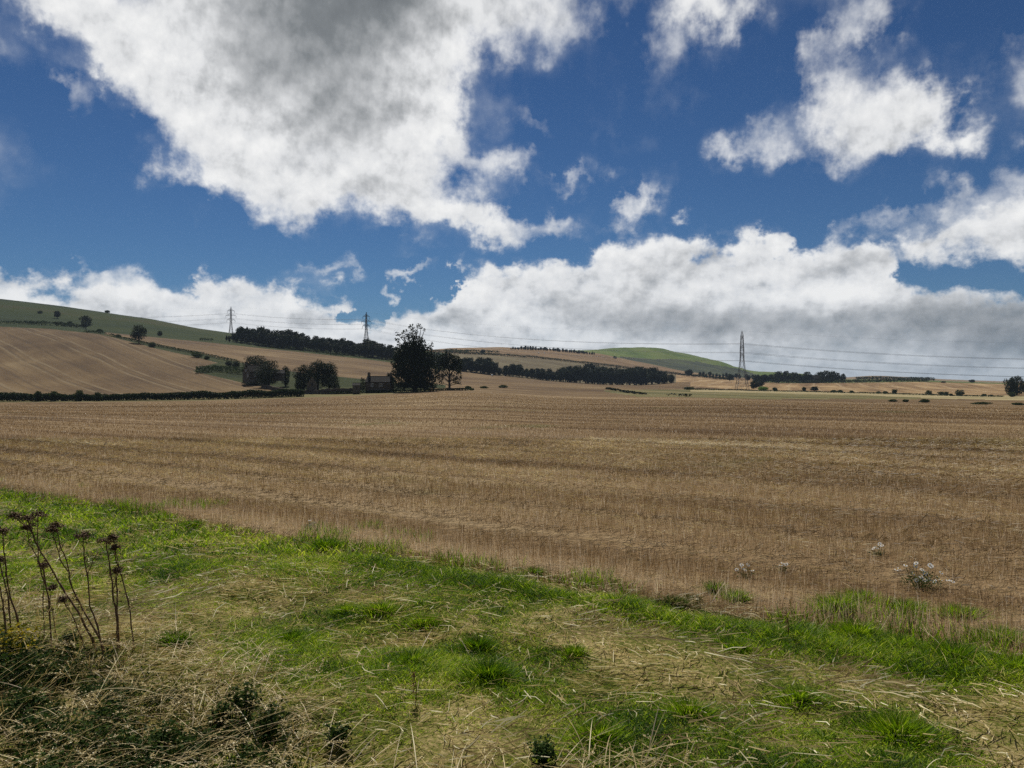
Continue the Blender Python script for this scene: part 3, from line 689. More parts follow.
# ---------------------------------------------------------------- trees, bushes, hedges
def tube_np(pts, radii, sides=6):
    pts = [Vector(p) for p in pts]; V = []; Q = []
    for i, p in enumerate(pts):
        d = (pts[min(i + 1, len(pts) - 1)] - pts[max(i - 1, 0)]).normalized()
        a = d.orthogonal().normalized() if abs(d.z) > .99 else d.cross(Vector((0, 0, 1))).normalized(); b = d.cross(a)
        for k in range(sides):
            t = 2 * math.pi * k / sides; V.append(tuple(p + (a * math.cos(t) + b * math.sin(t)) * radii[i]))
        if i:
            o = (i - 1) * sides
            for k in range(sides): Q.append((o + k, o + (k + 1) % sides, o + sides + (k + 1) % sides, o + sides + k))
    return np.array(V), np.array(Q), np.zeros(len(V))
def crown_leaves(lobes, n, size, r, squash=1.0, shell=.45):
    """leaves through the volume of ellipsoid lobes (x,y,z,rx,rz), uneven outline"""
    w = np.array([l[3] ** 2 * l[4] ** 1 for l in lobes]); w = w / w.sum(); P = []; S = []
    for l, k in zip(lobes, (w * n).astype(int) + 8):
        d = r.normal(size=(k, 3)); d /= np.linalg.norm(d, axis=1)[:, None]
        rad = shell + (1 - shell) * r.random(k) ** .6
        clump = .80 + .42 * vnoise(d[:, 0] * 3 + l[0], d[:, 2] * 3 + d[:, 1] * 2 + l[2], 1.0, 71, 3)
        rad = rad * clump
        p = d * rad[:, None] * np.array([l[3], l[3], l[4]]) + np.array(l[:3]); P.append(p); S.append(np.full(k, rad))
    P = np.concatenate(P); rad = np.concatenate([np.asarray(s).ravel() for s in S]); n = len(P)
    d = r.normal(size=(n, 3)); d /= np.linalg.norm(d, axis=1)[:, None]
    e = r.normal(size=(n, 3)); s = np.cross(d, e); s /= np.linalg.norm(s, axis=1)[:, None]
    L = (size * (.6 + .8 * r.random(n)))[:, None]
    V = np.stack([P - d * L * .5, P - s * L * .38, P + d * L * .5, P + s * L * .38], 1).reshape(-1, 3)
    return V, np.arange(n * 4).reshape(-1, 4), np.repeat(np.clip(.5 + r.normal(0, .25, n), 0, 1), 4)
def tree_mesh(h, lobes, n, size, seed, name='tree', trunk_r=None, mat=None, bare=()):
    """crown and trunk data; lobes in tree space (metres, base at 0)"""
    r = np.random.default_rng(seed); trunk_r = trunk_r or h * .028
    crown = crown_leaves(lobes, n, size, r)
    cz = np.mean([l[2] for l in lobes]); parts = [tube_np([(0, 0, -.6), (.0, 0, h * .12), (r.normal(0, h * .012), r.normal(0, h * .012), h * .35), (lobes[0][0] * .5, 0, min(h * .8, cz * 1.15))], [trunk_r * 1.3, trunk_r, trunk_r * .75, trunk_r * .25], 8)]
    for l in list(lobes) + list(bare):
        z0 = max(h * .12, min(l[2] * .55, h * .5)); q = Vector(l[:3])
        parts.append(tube_np([(0, 0, z0), (q.x * .45 + r.normal(0, h * .01), q.y * .45, z0 + (q.z - z0) * .6), tuple(q)], [trunk_r * .45, trunk_r * .28, trunk_r * .08], 5))
    return crown, join(parts)
def add_tree(name, loc, data, label, cat, group=None, mat=None, rz=0, sc=1.0, cache=None):
    root = empty(name, loc, label, cat, group, rz); root.scale = (sc, sc, sc)
    c = mesh_np('crown', data[0][0], data[0][1], mat or M_LEAF, data[0][2], parent=root)
    t = mesh_np('trunk', data[1][0], data[1][1], M_BARK, data[1][2], smooth=True, parent=root)
    return root
def dup(root, loc, rz, sc, label=None):
    r = root.copy(); COL.objects.link(r); r.location = loc; r.rotation_euler = (0, 0, rz); r.scale = sc
    if label: r['label'] = label
    for ch in root.children:
        c = ch.copy(); COL.objects.link(c); c.parent = r
    return r
def round_lobes(h, wid, seed, n=8, low=.25):
    r = np.random.default_rng(seed); b = low * h; H_ = h - b
    L = [(0, 0, b + H_ * .5, wid * .42, H_ * .50)]
    for k in range(n):
        a = k * 2.4 + r.random(); q = wid * .27 * (.6 + r.random() * .6); z = b + H_ * (.2 + .55 * r.random())
        L.append((math.cos(a) * q, math.sin(a) * q, z, wid * (.19 + .10 * r.random()), H_ * (.17 + .09 * r.random())))
    for k in range(3):
        L.append((r.normal(0, wid * .12), r.normal(0, wid * .1), b + H_ * (.82 + .08 * r.random()), wid * .15, H_ * .13))
    return L
# -- the great tree beside the cottage
Yb = 287.0; b0 = pt(415, Yb); mpp = Yb / F
def L_(px, py, rpx, rpy, dy=0): return ((px - 415) * mpp, dy, ZC - Yb * (py - HY) / F - b0.z, rpx * mpp, rpy * mpp)
big = [L_(413, 364, 17, 20), L_(404, 362, 12, 17, 2), L_(423, 366, 12, 17, -2), L_(412, 350, 13, 11, 1), L_(403, 379, 11, 10), L_(424, 380, 12, 9), L_(418, 344, 8, 9), L_(409, 341, 6, 8),
       L_(399, 352, 6, 8), L_(427, 352, 7, 8, 1), L_(431, 369, 7, 10), L_(396, 370, 5, 8), L_(413, 333, 5, 5), L_(402, 335, 3.4, 3.2), L_(397.5, 334, 2.6, 2.4), L_(405, 331.5, 3, 2.5), L_(412, 327, 4, 3), L_(418, 325.5, 3.4, 2.2),
       L_(421, 328, 2.8, 2), L_(424.5, 330, 1.7, 1.6), L_(397, 340, 3, 2.6), L_(431, 345, 3.2, 3), L_(415, 384, 15, 5), L_(393.5, 384, 3, 4), L_(433, 383, 5, 6), L_(431, 358, 4.5, 5), L_(394, 362, 4, 4), L_(428, 387, 8, 3), L_(400, 387, 8, 3)]
tree = add_tree('broadleaf_tree', b0, tree_mesh(24, big, 16000, .62, 3, trunk_r=.75), 'tallest dark tree with ragged thin top beside the small cottage', 'tree')
# -- its neighbour with the trunk showing
Yb2 = 295.0; b1 = pt(449.5, Yb2); mp2 = Yb2 / F
def L2(px, py, rpx, rpy, dy=0): return ((px - 449.5) * mp2, dy, ZC - Yb2 * (py - HY) / F - b1.z, rpx * mp2, rpy * mp2)
sec = [L2(449, 362, 9, 8), L2(442, 366, 5.5, 6), L2(457, 367, 5.5, 7), L2(447, 356, 6, 4.5), L2(455, 358, 5, 4), L2(438, 375, 3.6, 5), L2(459, 376, 3.4, 6), L2(441, 383, 2.8, 3.2), L2(460, 383.5, 2, 2.5), L2(452.5, 377, 3, 4), L2(445, 373, 3.5, 4), L2(438, 358, 5, 4, 3), L2(436, 369, 4, 5, 3), L2(460, 363, 4, 4), L2(441, 377, 4, 5), L2(456, 381, 3.5, 4)]
add_tree('broadleaf_tree', b1, tree_mesh(14, sec, 4200, .5, 5, trunk_r=.42), 'smaller spreading tree right of the tallest tree, bare trunk showing under it', 'tree')

def solo(px, base_py, top_py, wpx, name, label, cat, n=900, seed=1, mat=None, y0=80, Y=None, lobes=None, group=None, low=.2, size=None):
    Y = Y or hit(px, base_py, y0); loc = pt(px, Y); h = max(.8, ZC - Y * (top_py - HY) / F - loc.z); w = wpx * Y / F
    return add_tree(name, loc, tree_mesh(h, lobes or round_lobes(h, w * 1.08, seed, low=low * .55), int(n * (2.9 if name == 'farm_tree' else 1.8)), size or max(.35, .9 * Y / F), seed, trunk_r=h * .03), label, cat, group, mat)
# trees along the hedge on the left hillside
solo(139, 343.5, 324.5, 17, 'hedgerow_tree', 'round headed tree on the hedge line between the two hillside stubble fields', 'tree', 1300, 11, low=.3)
solo(86, 329.5, 315.5, 11, 'hedgerow_tree', 'leaning dark tree at the top corner of the left hillside field', 'tree', 800, 12)
solo(57.5, 318.5, 311, 6, 'hedgerow_tree', 'small lone tree standing in the green hillside pasture', 'tree', 350, 13, low=.3)
solo(70, 327, 321, 6, 'bush', 'round bush on the hedge above the left hillside field', 'bush', 300, 14, M_LEAF2, low=.05)
solo(160, 336, 331, 5, 'bush', 'lone bush where green hillside meets the upper stubble field', 'bush', 250, 15, M_LEAF2, low=.05)
solo(152, 347, 342, 8, 'bush', 'low bush on the hedge just right of the round headed hillside tree', 'bush', 350, 16, M_LEAF2, low=.0)
solo(100, 332.5, 329, 7, 'bush', 'small bush on the hedge right of the leaning dark tree', 'bush', 250, 17, M_LEAF2, low=.0)
solo(118.5, 337.5, 334.5, 5, 'bush', 'low bush on the hedge left of the round headed hillside tree', 'bush', 200, 18, M_LEAF2, low=.0)
solo(107.5, 313.6, 310.2, 5, 'bush', 'tiny bush breaking the skyline of the green hillside', 'bush', 160, 19, M_LEAF2, low=.0, Y=935)
solo(197, 357.5, 351.5, 12, 'bush', 'wide bush on the hedge halfway to the farm', 'bush', 450, 20, M_LEAF2, low=.0)
solo(207, 359.5, 356, 6, 'bush', 'small bush right beside the wide bush halfway to the farm', 'bush', 200, 21, M_LEAF2, low=.0)
solo(40, 313.4, 310.8, 5, 'bush', 'tiny thorn bush left of the lone pasture tree on the hillside', 'bush', 130, 22, M_LEAF2, low=.0)
solo(229, 366, 361, 7, 'bush', 'first of two rounded bushes left of the farmhouse gable', 'bush', 260, 23, low=.0)
solo(236, 367.5, 361.5, 8, 'bush', 'second of two rounded bushes left of the farmhouse gable', 'bush', 300, 24, low=.0)
# trees round the old farm
solo(257, 378, 355, 30, 'farm_tree', 'dense dark tree rising behind the farmhouse gable', 'tree', 2600, 31, Y=343, low=.15)
solo(269, 379, 360, 24, 'farm_tree', 'dark tree hanging over the right end of the farmhouse', 'tree', 1900, 32, Y=321, low=.1)
solo(285.5, 377, 366, 10, 'farm_tree', 'small round tree between the farmhouse and the big farm clump', 'tree', 600, 33, Y=325, low=.05)
solo(304, 386, 365, 20, 'farm_tree', 'left tree of the big dark clump behind the ruined gable', 'tree', 1900, 34, Y=302, low=.0)
solo(318, 387, 360, 27, 'farm_tree', 'tallest tree of the big dark clump behind the ruined gable', 'tree', 2800, 35, Y=306, low=.0)
solo(329, 388, 362, 19, 'farm_tree', 'rear right tree of the big clump behind the ruined gable', 'tree', 1500, 36, Y=310, low=.1)
solo(334, 388, 373, 13, 'farm_tree', 'short right end tree of the clump behind the ruined gable', 'tree', 600, 37, Y=300, low=.05)
solo(298, 387, 378, 8, 'bush', 'pale green bush at the foot of the farm clump', 'bush', 400, 38, M_LEAF2, Y=298, low=0)
solo(363, 388, 377.5, 8, 'bush', 'bush growing against the left end of the small cottage', 'bush', 400, 39, Y=293, low=0)
solo(388, 388, 373, 5, 'farm_tree', 'thin tree behind the right chimney of the small cottage', 'tree', 400, 40, Y=300, low=.3)
for k, (px, bp, tp, w, lab) in enumerate([(468, 389, 386, 7, 'low scrub right of the tree with the bare trunk'), (484, 388.4, 386.2, 9, 'long low scrub in the field dip beyond the brown brow'), (503, 387.8, 385, 10, 'right end scrub in the field dip beyond the brown brow'),
      (689, 389.8, 386.8, 10, 'bush just right of the end of the long dark wood')]):
    solo(px, bp, tp, w, 'scrub_bush', lab, 'bush', 260, 50 + k, M_LEAF2, low=0, Y=None)
# trees and bushes on the right
RT = [(689, 376.5, 369.5, 8, 'tree', 'small round tree on the hedge beyond the end of the long wood', .35, 600), (705.5, 377.2, 374.5, 3, 'bush', 'tiny bush on the far hedge left of the big pylon', 0, 120), (730, 381, 374.3, 7, 'tree', 'small tree close left of the big pylon', .2, 400),
      (748, 381, 376, 5, 'tree', 'small tree just right of the big pylon leg', .2, 300), (775, 391, 387.6, 5, 'bush', 'leftmost small bush at the foot of the right hand stubble field', 0, 200), (804, 391, 387.2, 4, 'bush', 'upright little bush near the foot of the right hand field', 0, 200),
      (814.5, 391.2, 386.6, 8, 'tree', 'small round tree at the foot of the right hand field', .2, 420), (834, 392.2, 390, 6, 'bush', 'left of two flat dark bushes at the field foot', 0, 220), (840, 392.4, 390, 6, 'bush', 'right of two flat dark bushes at the field foot', 0, 220),
      (851.5, 392.6, 390.6, 4, 'bush', 'tiny dark bush right of the two flat bushes', 0, 120), (879, 393.6, 391.4, 5, 'bush', 'low green bush halfway along the right field foot', 0, 160), (885, 394, 391.2, 5, 'bush', 'pale bush beside the low green bush on the right', 0, 160), (894.5, 394, 389.3, 5, 'bush', 'yellowish pointed bush on the track on the right', 0, 260),
      (929, 395, 390.2, 6, 'bush', 'light green round bush left of the dark track bushes', 0, 260), (941, 395.3, 391.6, 6, 'bush', 'dark round bush left of a pair on the track', 0, 200), (946, 395.6, 391.9, 5, 'bush', 'dark round bush right of a pair on the track', 0, 200), (951, 396, 393.5, 4, 'bush', 'tiny green bush between the pair and the tall bush', 0, 130),
      (960, 396, 389.6, 9, 'bush', 'tall two humped bush on the track at the right', 0, 420), (984, 396.4, 394, 5, 'bush', 'small bush left of the tree at the right edge', 0, 150), (991.5, 396.6, 394.8, 4, 'bush', 'tiny bush nearest the tree at the right edge', 0, 120),
      (972, 382.7, 379.6, 6, 'tree', 'lone small tree on the right skyline', .1, 220), (943.5, 382.8, 381.4, 4, 'bush', 'tiny bush below the right skyline', 0, 90)]
for k, (px, bp, tp, w, kind, lab, low, n) in enumerate(RT):
    solo(px, bp, tp, w, 'field_bush' if kind == 'bush' else 'field_tree', lab, kind, n, 80 + k, M_LEAF2 if kind == 'bush' else M_LEAF, low=low, y0=300)
for k, (px, tp, bp, w, lab) in enumerate([(893, 400.6, 401.9, 8, 'reddish brown weed clump on the far edge of the brown field'), (905.5, 400.0, 402, 6, 'small dark bush on the far edge of the brown field'), (925, 399.2, 402.6, 10, 'wide dark bush at the far edge of the brown field'),
      (982, 402.2, 405, 17, 'long dark bush at the far edge of the brown field'), (1018, 403.2, 406, 11, 'dark bush at the far field edge nearest the right side')]):
    solo(px, bp, tp, w, 'margin_bush', lab, 'bush', 500, 120 + k, M_LEAF2, low=0, Y=254)
# big tree group at the right edge
for k, (px, tp, w, lab) in enumerate([(1011, 378, 12, 'left lobe tree of the dark group at the right edge'), (1017, 375.5, 14, 'tallest tree of the dark group at the right edge'), (1028, 378, 16, 'tree cut by the right edge of the picture')]):
    solo(px, 396.4 + k * .3, tp, w, 'field_tree', lab, 'tree', 1500, 140 + k, low=.05, Y=455 + 8 * k)
solo(1012, 396.8, 392, 8, 'bush', 'pale green bush at the foot of the right edge trees', 'bush', 260, 144, M_LEAF2, low=0, Y=440)
# copse on the right of the pylon
CP = [(757, 384.5, 374.8, 9), (764, 384, 374.5, 9), (772, 384, 374.3, 10), (779, 383.6, 371.2, 12), (786, 383.4, 370.9, 9), (794, 383.4, 372.2, 12), (800, 383.2, 374, 7), (807, 383.2, 371.8, 11), (820, 383, 371.5, 10), (826, 383, 370.3, 12), (832, 383, 371, 11), (838, 382.6, 372.6, 6), (843, 382.6, 373.4, 6)]
cl_ = ['low dark tree at the left end of the copse beside the pylon', 'second low tree from the left in the pylon copse', 'dark tree left of the two pointed copse trees', 'broad pointed copse tree behind the lit hedge', 'narrow pointed tree right of the broad pointed one', 'round tree in the middle of the copse', 'small tree filling a gap in the copse', 'round copse tree alone left of the barn roof', 'left part of the big domed clump on the right skyline', 'highest tree of the big domed clump on the right skyline', 'right part of the big domed clump on the right skyline', 'thin open tree right of the domed clump', 'last thin open tree right of the domed clump']
for k, (px, bp, tp, w) in enumerate(CP):
    solo(px, bp, tp, w, 'copse_tree', cl_[k], 'tree', 900 if w > 7 else 380, 160 + k, low=.08, Y=900 + (k % 3) * 12, group='trees of the copse right of the pylon')
for k, (px, bp, tp, w) in enumerate([(754, 390.3, 381, 8), (759.5, 388.5, 379, 9), (752, 391, 385, 5)]):
    solo(px, bp, tp, w, 'bush', ['dark bush running down from the copse to the pylon', 'dark bush below the left end of the copse', 'lowest dark bush beside the pylon leg'][k], 'bush', 500, 180 + k, low=0, Y=640 + 50 * k)
solo(763, 391.2, 386.5, 11, 'bush', 'bright yellow green bush slope beside the pylon', 'bush', 500, 185, leafmat('bright_leaf', [(0, (.07, .13, .01)), (1, (.16, .26, .03))], .3), low=0, Y=580)

# -- woods: one object per tree, a few crown shapes shared
protos = []
for k in range(9):
    h = 15.0; w = 10 + 3 * random.random()
    if k in (7, 8): lob = [(0, 0, h * .35, 2.4, h * .2), (0, 0, h * .55, 1.9, h * .2), (0, 0, h * .78, 1.2, h * .2)]
    else: lob = round_lobes(h, w, 200 + k, 8, low=.02 if k < 4 else .10)
    protos.append(tree_mesh(h, lob, 1500, 1.05, 200 + k))
def wood(spots, name, label, group):
    made = {}
    for (px, Y, hh, k) in spots:
        s = hh / 15.0; loc = pt(px, Y); rz = random.random() * 6.28; scv = (s * (.85 + .4 * random.random()), s * (.85 + .4 * random.random()), s)
        if k not in made:
            r = add_tree(name, loc, protos[k], label, 'tree', group); r.rotation_euler = (0, 0, rz); r.scale = scv; made[k] = r
        else: dup(made[k], loc, rz, scv)
top = [(222, 336), (230, 334), (236, 330), (241, 327), (246, 326), (255, 327.5), (262, 326.5), (270, 328.5), (280, 331), (288, 329), (298, 333), (305, 333), (311, 336), (318, 335), (324, 338), (330, 336.5), (340, 338), (350, 340), (358, 341), (366, 339), (374, 341), (384, 344), (394, 346), (410, 348), (425, 350), (436, 352), (448, 354)]
tx, ty = zip(*top); spots = []
for row, dY in ((0, 22), (1, 38), (2, 56), (3, 80)):
    px = 224 + row * 2.6
    while px < 446:
        yD = float(np.interp(px, PXG, KY[4])); Y = yD + dY + random.random() * 10; z = float(terrain_z(px, Y)); zt = ZC - Y * (np.interp(px, tx, ty) - HY) / F
        hh = zt - z - row * .2 + random.uniform(-2.2, .9) - (2.5 if row == 0 else 0)
        if hh > 3 and not (row > 1 and 264 < px < 279 and random.random() < .8) and not (row > 1 and 302 < px < 328 and random.random() < .6): spots.append((px, Y, hh, 7 + random.randint(0, 1) if (px < 250 and random.random() < .3) or random.random() < .06 else random.randint(0, 6)))
        px += random.uniform(5.2, 8.5)
wood(spots, 'woodland_tree', 'dark tree in the long wood under the two hilltop pylons', 'trees of the long hillside wood'); print('wood1', len(spots))
top = [(438, 366), (447, 367), (455, 358), (465, 357), (472, 358), (478, 357), (492, 358.5), (499, 366), (508, 365), (514, 362.5), (520, 365), (527, 368), (535, 369), (545, 367.5), (553, 369), (562, 367), (572, 366.5), (580, 364), (590, 363), (600, 365), (610, 367.5), (622, 367), (635, 366), (648, 367.5), (655, 367), (664, 371), (671, 373), (677, 380)]
tx, ty = zip(*top); spots = []
for row, dY in ((0, 4), (1, 14), (2, 26)):
    px = 440 + row * 2.2
    while px < 677:
        yD = float(np.interp(px, PXG, KY[4])) if px < 650 else 765.0; Y = yD + dY + random.random() * 6; z = float(terrain_z(px, Y)); zt = ZC - Y * (np.interp(px, tx, ty) - HY) / F
        hh = zt - z + random.uniform(-2.6, .9) - (2.0 if row == 0 else 0)
        if hh > 2.5 and not (579 < px < 584 and row): spots.append((px, Y, hh, random.randint(0, 6)))
        px += random.uniform(4.6, 7.6)
wood(spots, 'shelterbelt_tree', 'dark tree in the long belt across the middle distance', 'trees of the long shelter belt'); print('wood2', len(spots))
spots = []
for row in range(2):
    px = 511 + row * 2
    while px < 597:
        Y = hit(px, float(np.interp(px, PXG, HY - (KZ[6] - ZC) / KY[6] * F)) + 1.9 - row * .5, 1250); z = float(terrain_z(px, Y)); top_ = np.interp(px, [511, 525, 540, 560, 575, 597], [347.4, 346.2, 347, 348.5, 350, 352.8]); zt = ZC - Y * (top_ - HY) / F
        hh = max(3.0, zt - z + random.uniform(-2, 1.5)); spots.append((px, Y, min(hh, 9), random.randint(0, 6))); px += random.uniform(1.6, 3.2)
wood(spots, 'skyline_tree', 'small dark tree in the row on the distant crest', 'trees on the distant crest'); print('wood3', len(spots))
spots = [(px, 1180 + random.random() * 20, random.uniform(5, 9), random.randint(0, 6)) for px in list(np.arange(700, 760, 3.3)) if px < 740 or px > 745]
wood(spots, 'foothill_tree', 'small dark tree in the row at the foot of the green hill', 'trees at the foot of the green hill')

# -- hedges: leaves along a path on the ground
def hedge(path, h, w, label, n, name='hedge', size=None, mat=None, var=.5, seed=0, gap=0, cat='hedge'):
    """path: list of (px, Y)"""
    r = np.random.default_rng(seed + 300); pts = np.array([pt(p, y) for p, y in path]); seg = np.linalg.norm(np.diff(pts, axis=0), axis=1); cum = np.concatenate([[0], np.cumsum(seg)])
    t = r.random(n) * cum[-1]; c = np.stack([np.interp(t, cum, pts[:, i]) for i in range(3)], -1)
    d0 = pts[-1] - pts[0]; d0 /= np.linalg.norm(d0); nr = np.array([-d0[1], d0[0], 0])
    n = len(t); hh = h * (1 - var / 2 + var * vnoise(t, t * 0 + seed, w * 1.7, 81, 3) * 1.3) * (.8 + .4 * vnoise(t, t * 0 + seed, 30, 82, 2))
    keep = vnoise(t, t * 0 + seed, 18, 83, 3) > gap
    a = r.random(n) * np.pi; rad = .55 + .45 * r.random(n)
    P = c + nr * (np.cos(a) * rad * w / 2)[:, None]; P[:, 2] = terrain_z(PXof(P[:, 0], P[:, 1]), P[:, 1]) + np.sin(a) ** .6 * rad * hh
    P = P[keep]; n = len(P); d = r.normal(size=(n, 3)); d /= np.linalg.norm(d, axis=1)[:, None]; s = np.cross(d, r.normal(size=(n, 3))); s /= np.linalg.norm(s, axis=1)[:, None]
    size = size or .9 * path[0][1] / F; L = (size * (.6 + .8 * r.random(n)))[:, None]
    V = np.stack([P - d * L * .5, P - s * L * .4, P + d * L * .5, P + s * L * .4], 1).reshape(-1, 3)
    return tag(mesh_np(name, V, np.arange(n * 4).reshape(-1, 4), mat or M_LEAF2, np.repeat(np.clip(.25 + r.normal(0, .2, n), 0, 1), 4)), label, cat)
def cv(k, xs, off=0): return [(x, float(np.interp(x, PXG, KY[k])) + off) for x in xs]
hedge([(x, float(np.interp(x, [608, 640, 686], [380, 300, 262]))) for x in range(608, 690, 4)], .9, 3.5, 'thin dark line of scrub along the green strip below the long wood', 2600, name='scrub_line', seed=12, size=.5, gap=.42, mat=M_LEAF)
hedge(cv(1, range(-120, 308, 8), 9), 2.5, 3.0, 'long dark hedge along the far side of the brown field at the left', 40000, size=.45, seed=1)
hedge(cv(3, range(86, 246, 6), -4), 1.5, 5, 'low broken hedge between the two stubble fields on the left hillside', 4200, seed=2, size=.5, gap=.3)
hedge([(x, hit(x, float(np.interp(x, [-60, 0, 25, 60, 85], [321, 323.6, 324.2, 326.2, 328.6])), 300)) for x in range(-60, 88, 6)], 3.0, 4, 'dark hedge along the top of the left hillside field', 3600, seed=3, gap=.36)
hedge([(x, hit(x, float(np.interp(x, [200, 230, 256, 285, 300, 345], [340.5, 343, 346, 349, 351, 357])), 300)) for x in range(200, 350, 6)], 2.6, 4, 'ragged hedge in front of the hillside wood', 2600, seed=4, gap=.45)
hedge([(x, float(np.interp(x, PXG, KY[5])) - 8) for x in range(430, 740, 8)], 3.2, 5, 'dark hedge crossing the distant stubble hillside', 8000, seed=5, size=1.2)
hedge([(x, float(np.interp(x, PXG, KY[5])) - 6) for x in range(760, 930, 8)], 3.4, 5, 'thin dark hedge above the right hand stubble field', 5000, seed=6, size=1.0)
hedge([(x, 1230) for x in range(856, 940, 6)], 5.5, 8, 'dark shelter hedge under the brown rise on the right', 2600, seed=7, size=1.4)
hedge([(x, float(np.interp(x, PXG, KY[2])) + 5) for x in range(684, 1012, 8)], .9, 4, 'rough grassy hedge bank along the foot of the right hand field', 4500, seed=8, size=.6, gap=.25)
hedge([(x, hit(x, float(np.interp(x, [195, 215, 245], [372.5, 370.5, 374])), 262)) for x in range(196, 247, 5)], 2.6, 14, 'thick scrub on the bank left of the farmhouse', 2600, seed=9, size=.5)
hedge([(x, hit(x, float(np.interp(x, [470, 490, 520], [352.3, 353, 354])), 1000)) for x in range(445, 500, 6)], 4, 5, 'dark hedge just under the distant crest on the left', 1200, seed=10, size=1.3, gap=.3)
hedge([(x, float(np.interp(x, [330, 370, 440, 475], [283, 287, 285, 292]))) for x in range(330, 475, 6)], .9, 3, 'rank nettles and grass along the foot of the farm trees', 3600, seed=11, size=.4)
solo(483, 352.9, 349.6, 6, 'bush', 'round bush on the distant field below the left crest', 'bush', 220, 190, low=0, y0=1000)
solo(615, 360.6, 356.4, 4, 'bush', 'dark bush near the top of the distant stubble hill', 'bush', 160, 191, low=0, Y=1500)
for k, (px, w, lab) in enumerate([(38, 9, 'bushy hump in the long dark hedge at the left'), (54, 9, 'second bushy hump in the long dark hedge'), (79, 8, 'tallest round hump in the long dark hedge'), (98, 8, 'green hump in the long dark hedge below the hillside field')]):
    solo(px, 400.5, [391, 391, 390, 392][k], w, 'bush', lab, 'bush', 550, 195 + k, M_LEAF2, low=0, Y=247)
# ---------------------------------------------------------------- small modelling kit
def box(bm, c, s, rz=0):
    m = __import__('mathutils').Matrix
    g = bmesh.ops.create_cube(bm, size=1); mat = m.Translation(c) @ m.Rotation(rz, 4, 'Z') @ m.Diagonal((*s, 1))
    bmesh.ops.transform(bm, matrix=mat, verts=g['verts']); return g['verts']
def bar(bm, a, b, w):
    a, b = Vector(a), Vector(b); d = b - a; L = d.length
    if L < 1e-6: return
    g = bmesh.ops.create_cube(bm, size=1); M = __import__('mathutils').Matrix
    mat = M.Translation((a + b) / 2) @ d.to_track_quat('Z', 'Y').to_matrix().to_4x4() @ M.Diagonal((w, w, L, 1))
    bmesh.ops.transform(bm, matrix=mat, verts=g['verts'])
def bm_obj(name, bm, mat, parent=None, smooth=False):
    me = bpy.data.meshes.new(name); bm.normal_update(); bm.to_mesh(me); bm.free(); me.materials.append(mat)
    if smooth:
        for p in me.polygons: p.use_smooth = True
    o = bpy.data.objects.new(name, me); COL.objects.link(o)
    if parent: o.parent = parent
    return o
M_STEEL = plain('galvanised_steel', (.11, .105, .11), .2, .5, .6)
M_INS = plain('insulator_glass', (.09, .085, .08), .1, 2, .4)
M_CABLE = plain('cable_metal', (.06, .06, .065), .1, 1, .6)
M_STONE = plain('rubble_stone', (.075, .064, .05), .5, 1.1, .95, bump=.5)
M_STONE2 = plain('harled_stone', (.10, .088, .07), .3, .7, .95, bump=.3)
M_SLATE = plain('slate', (.022, .02, .018), .3, 1.5, .7)
for m_ in (M_SLATE, M_STONE, M_STONE2): m_.node_tree.nodes['Principled BSDF'].inputs['Specular IOR Level'].default_value = .02
M_GLASS = plain('window_glass', (.02, .022, .025), .1, 1, .15)
M_DOOR = plain('weathered_door', (.06, .05, .04), .3, 4, .8)
M_WHITE = plain('white_wrap', (.75, .76, .74), .05, 3, .5)
M_WPAINT = plain('white_painted_wood', (.5, .5, .48), .1, 3, .6)

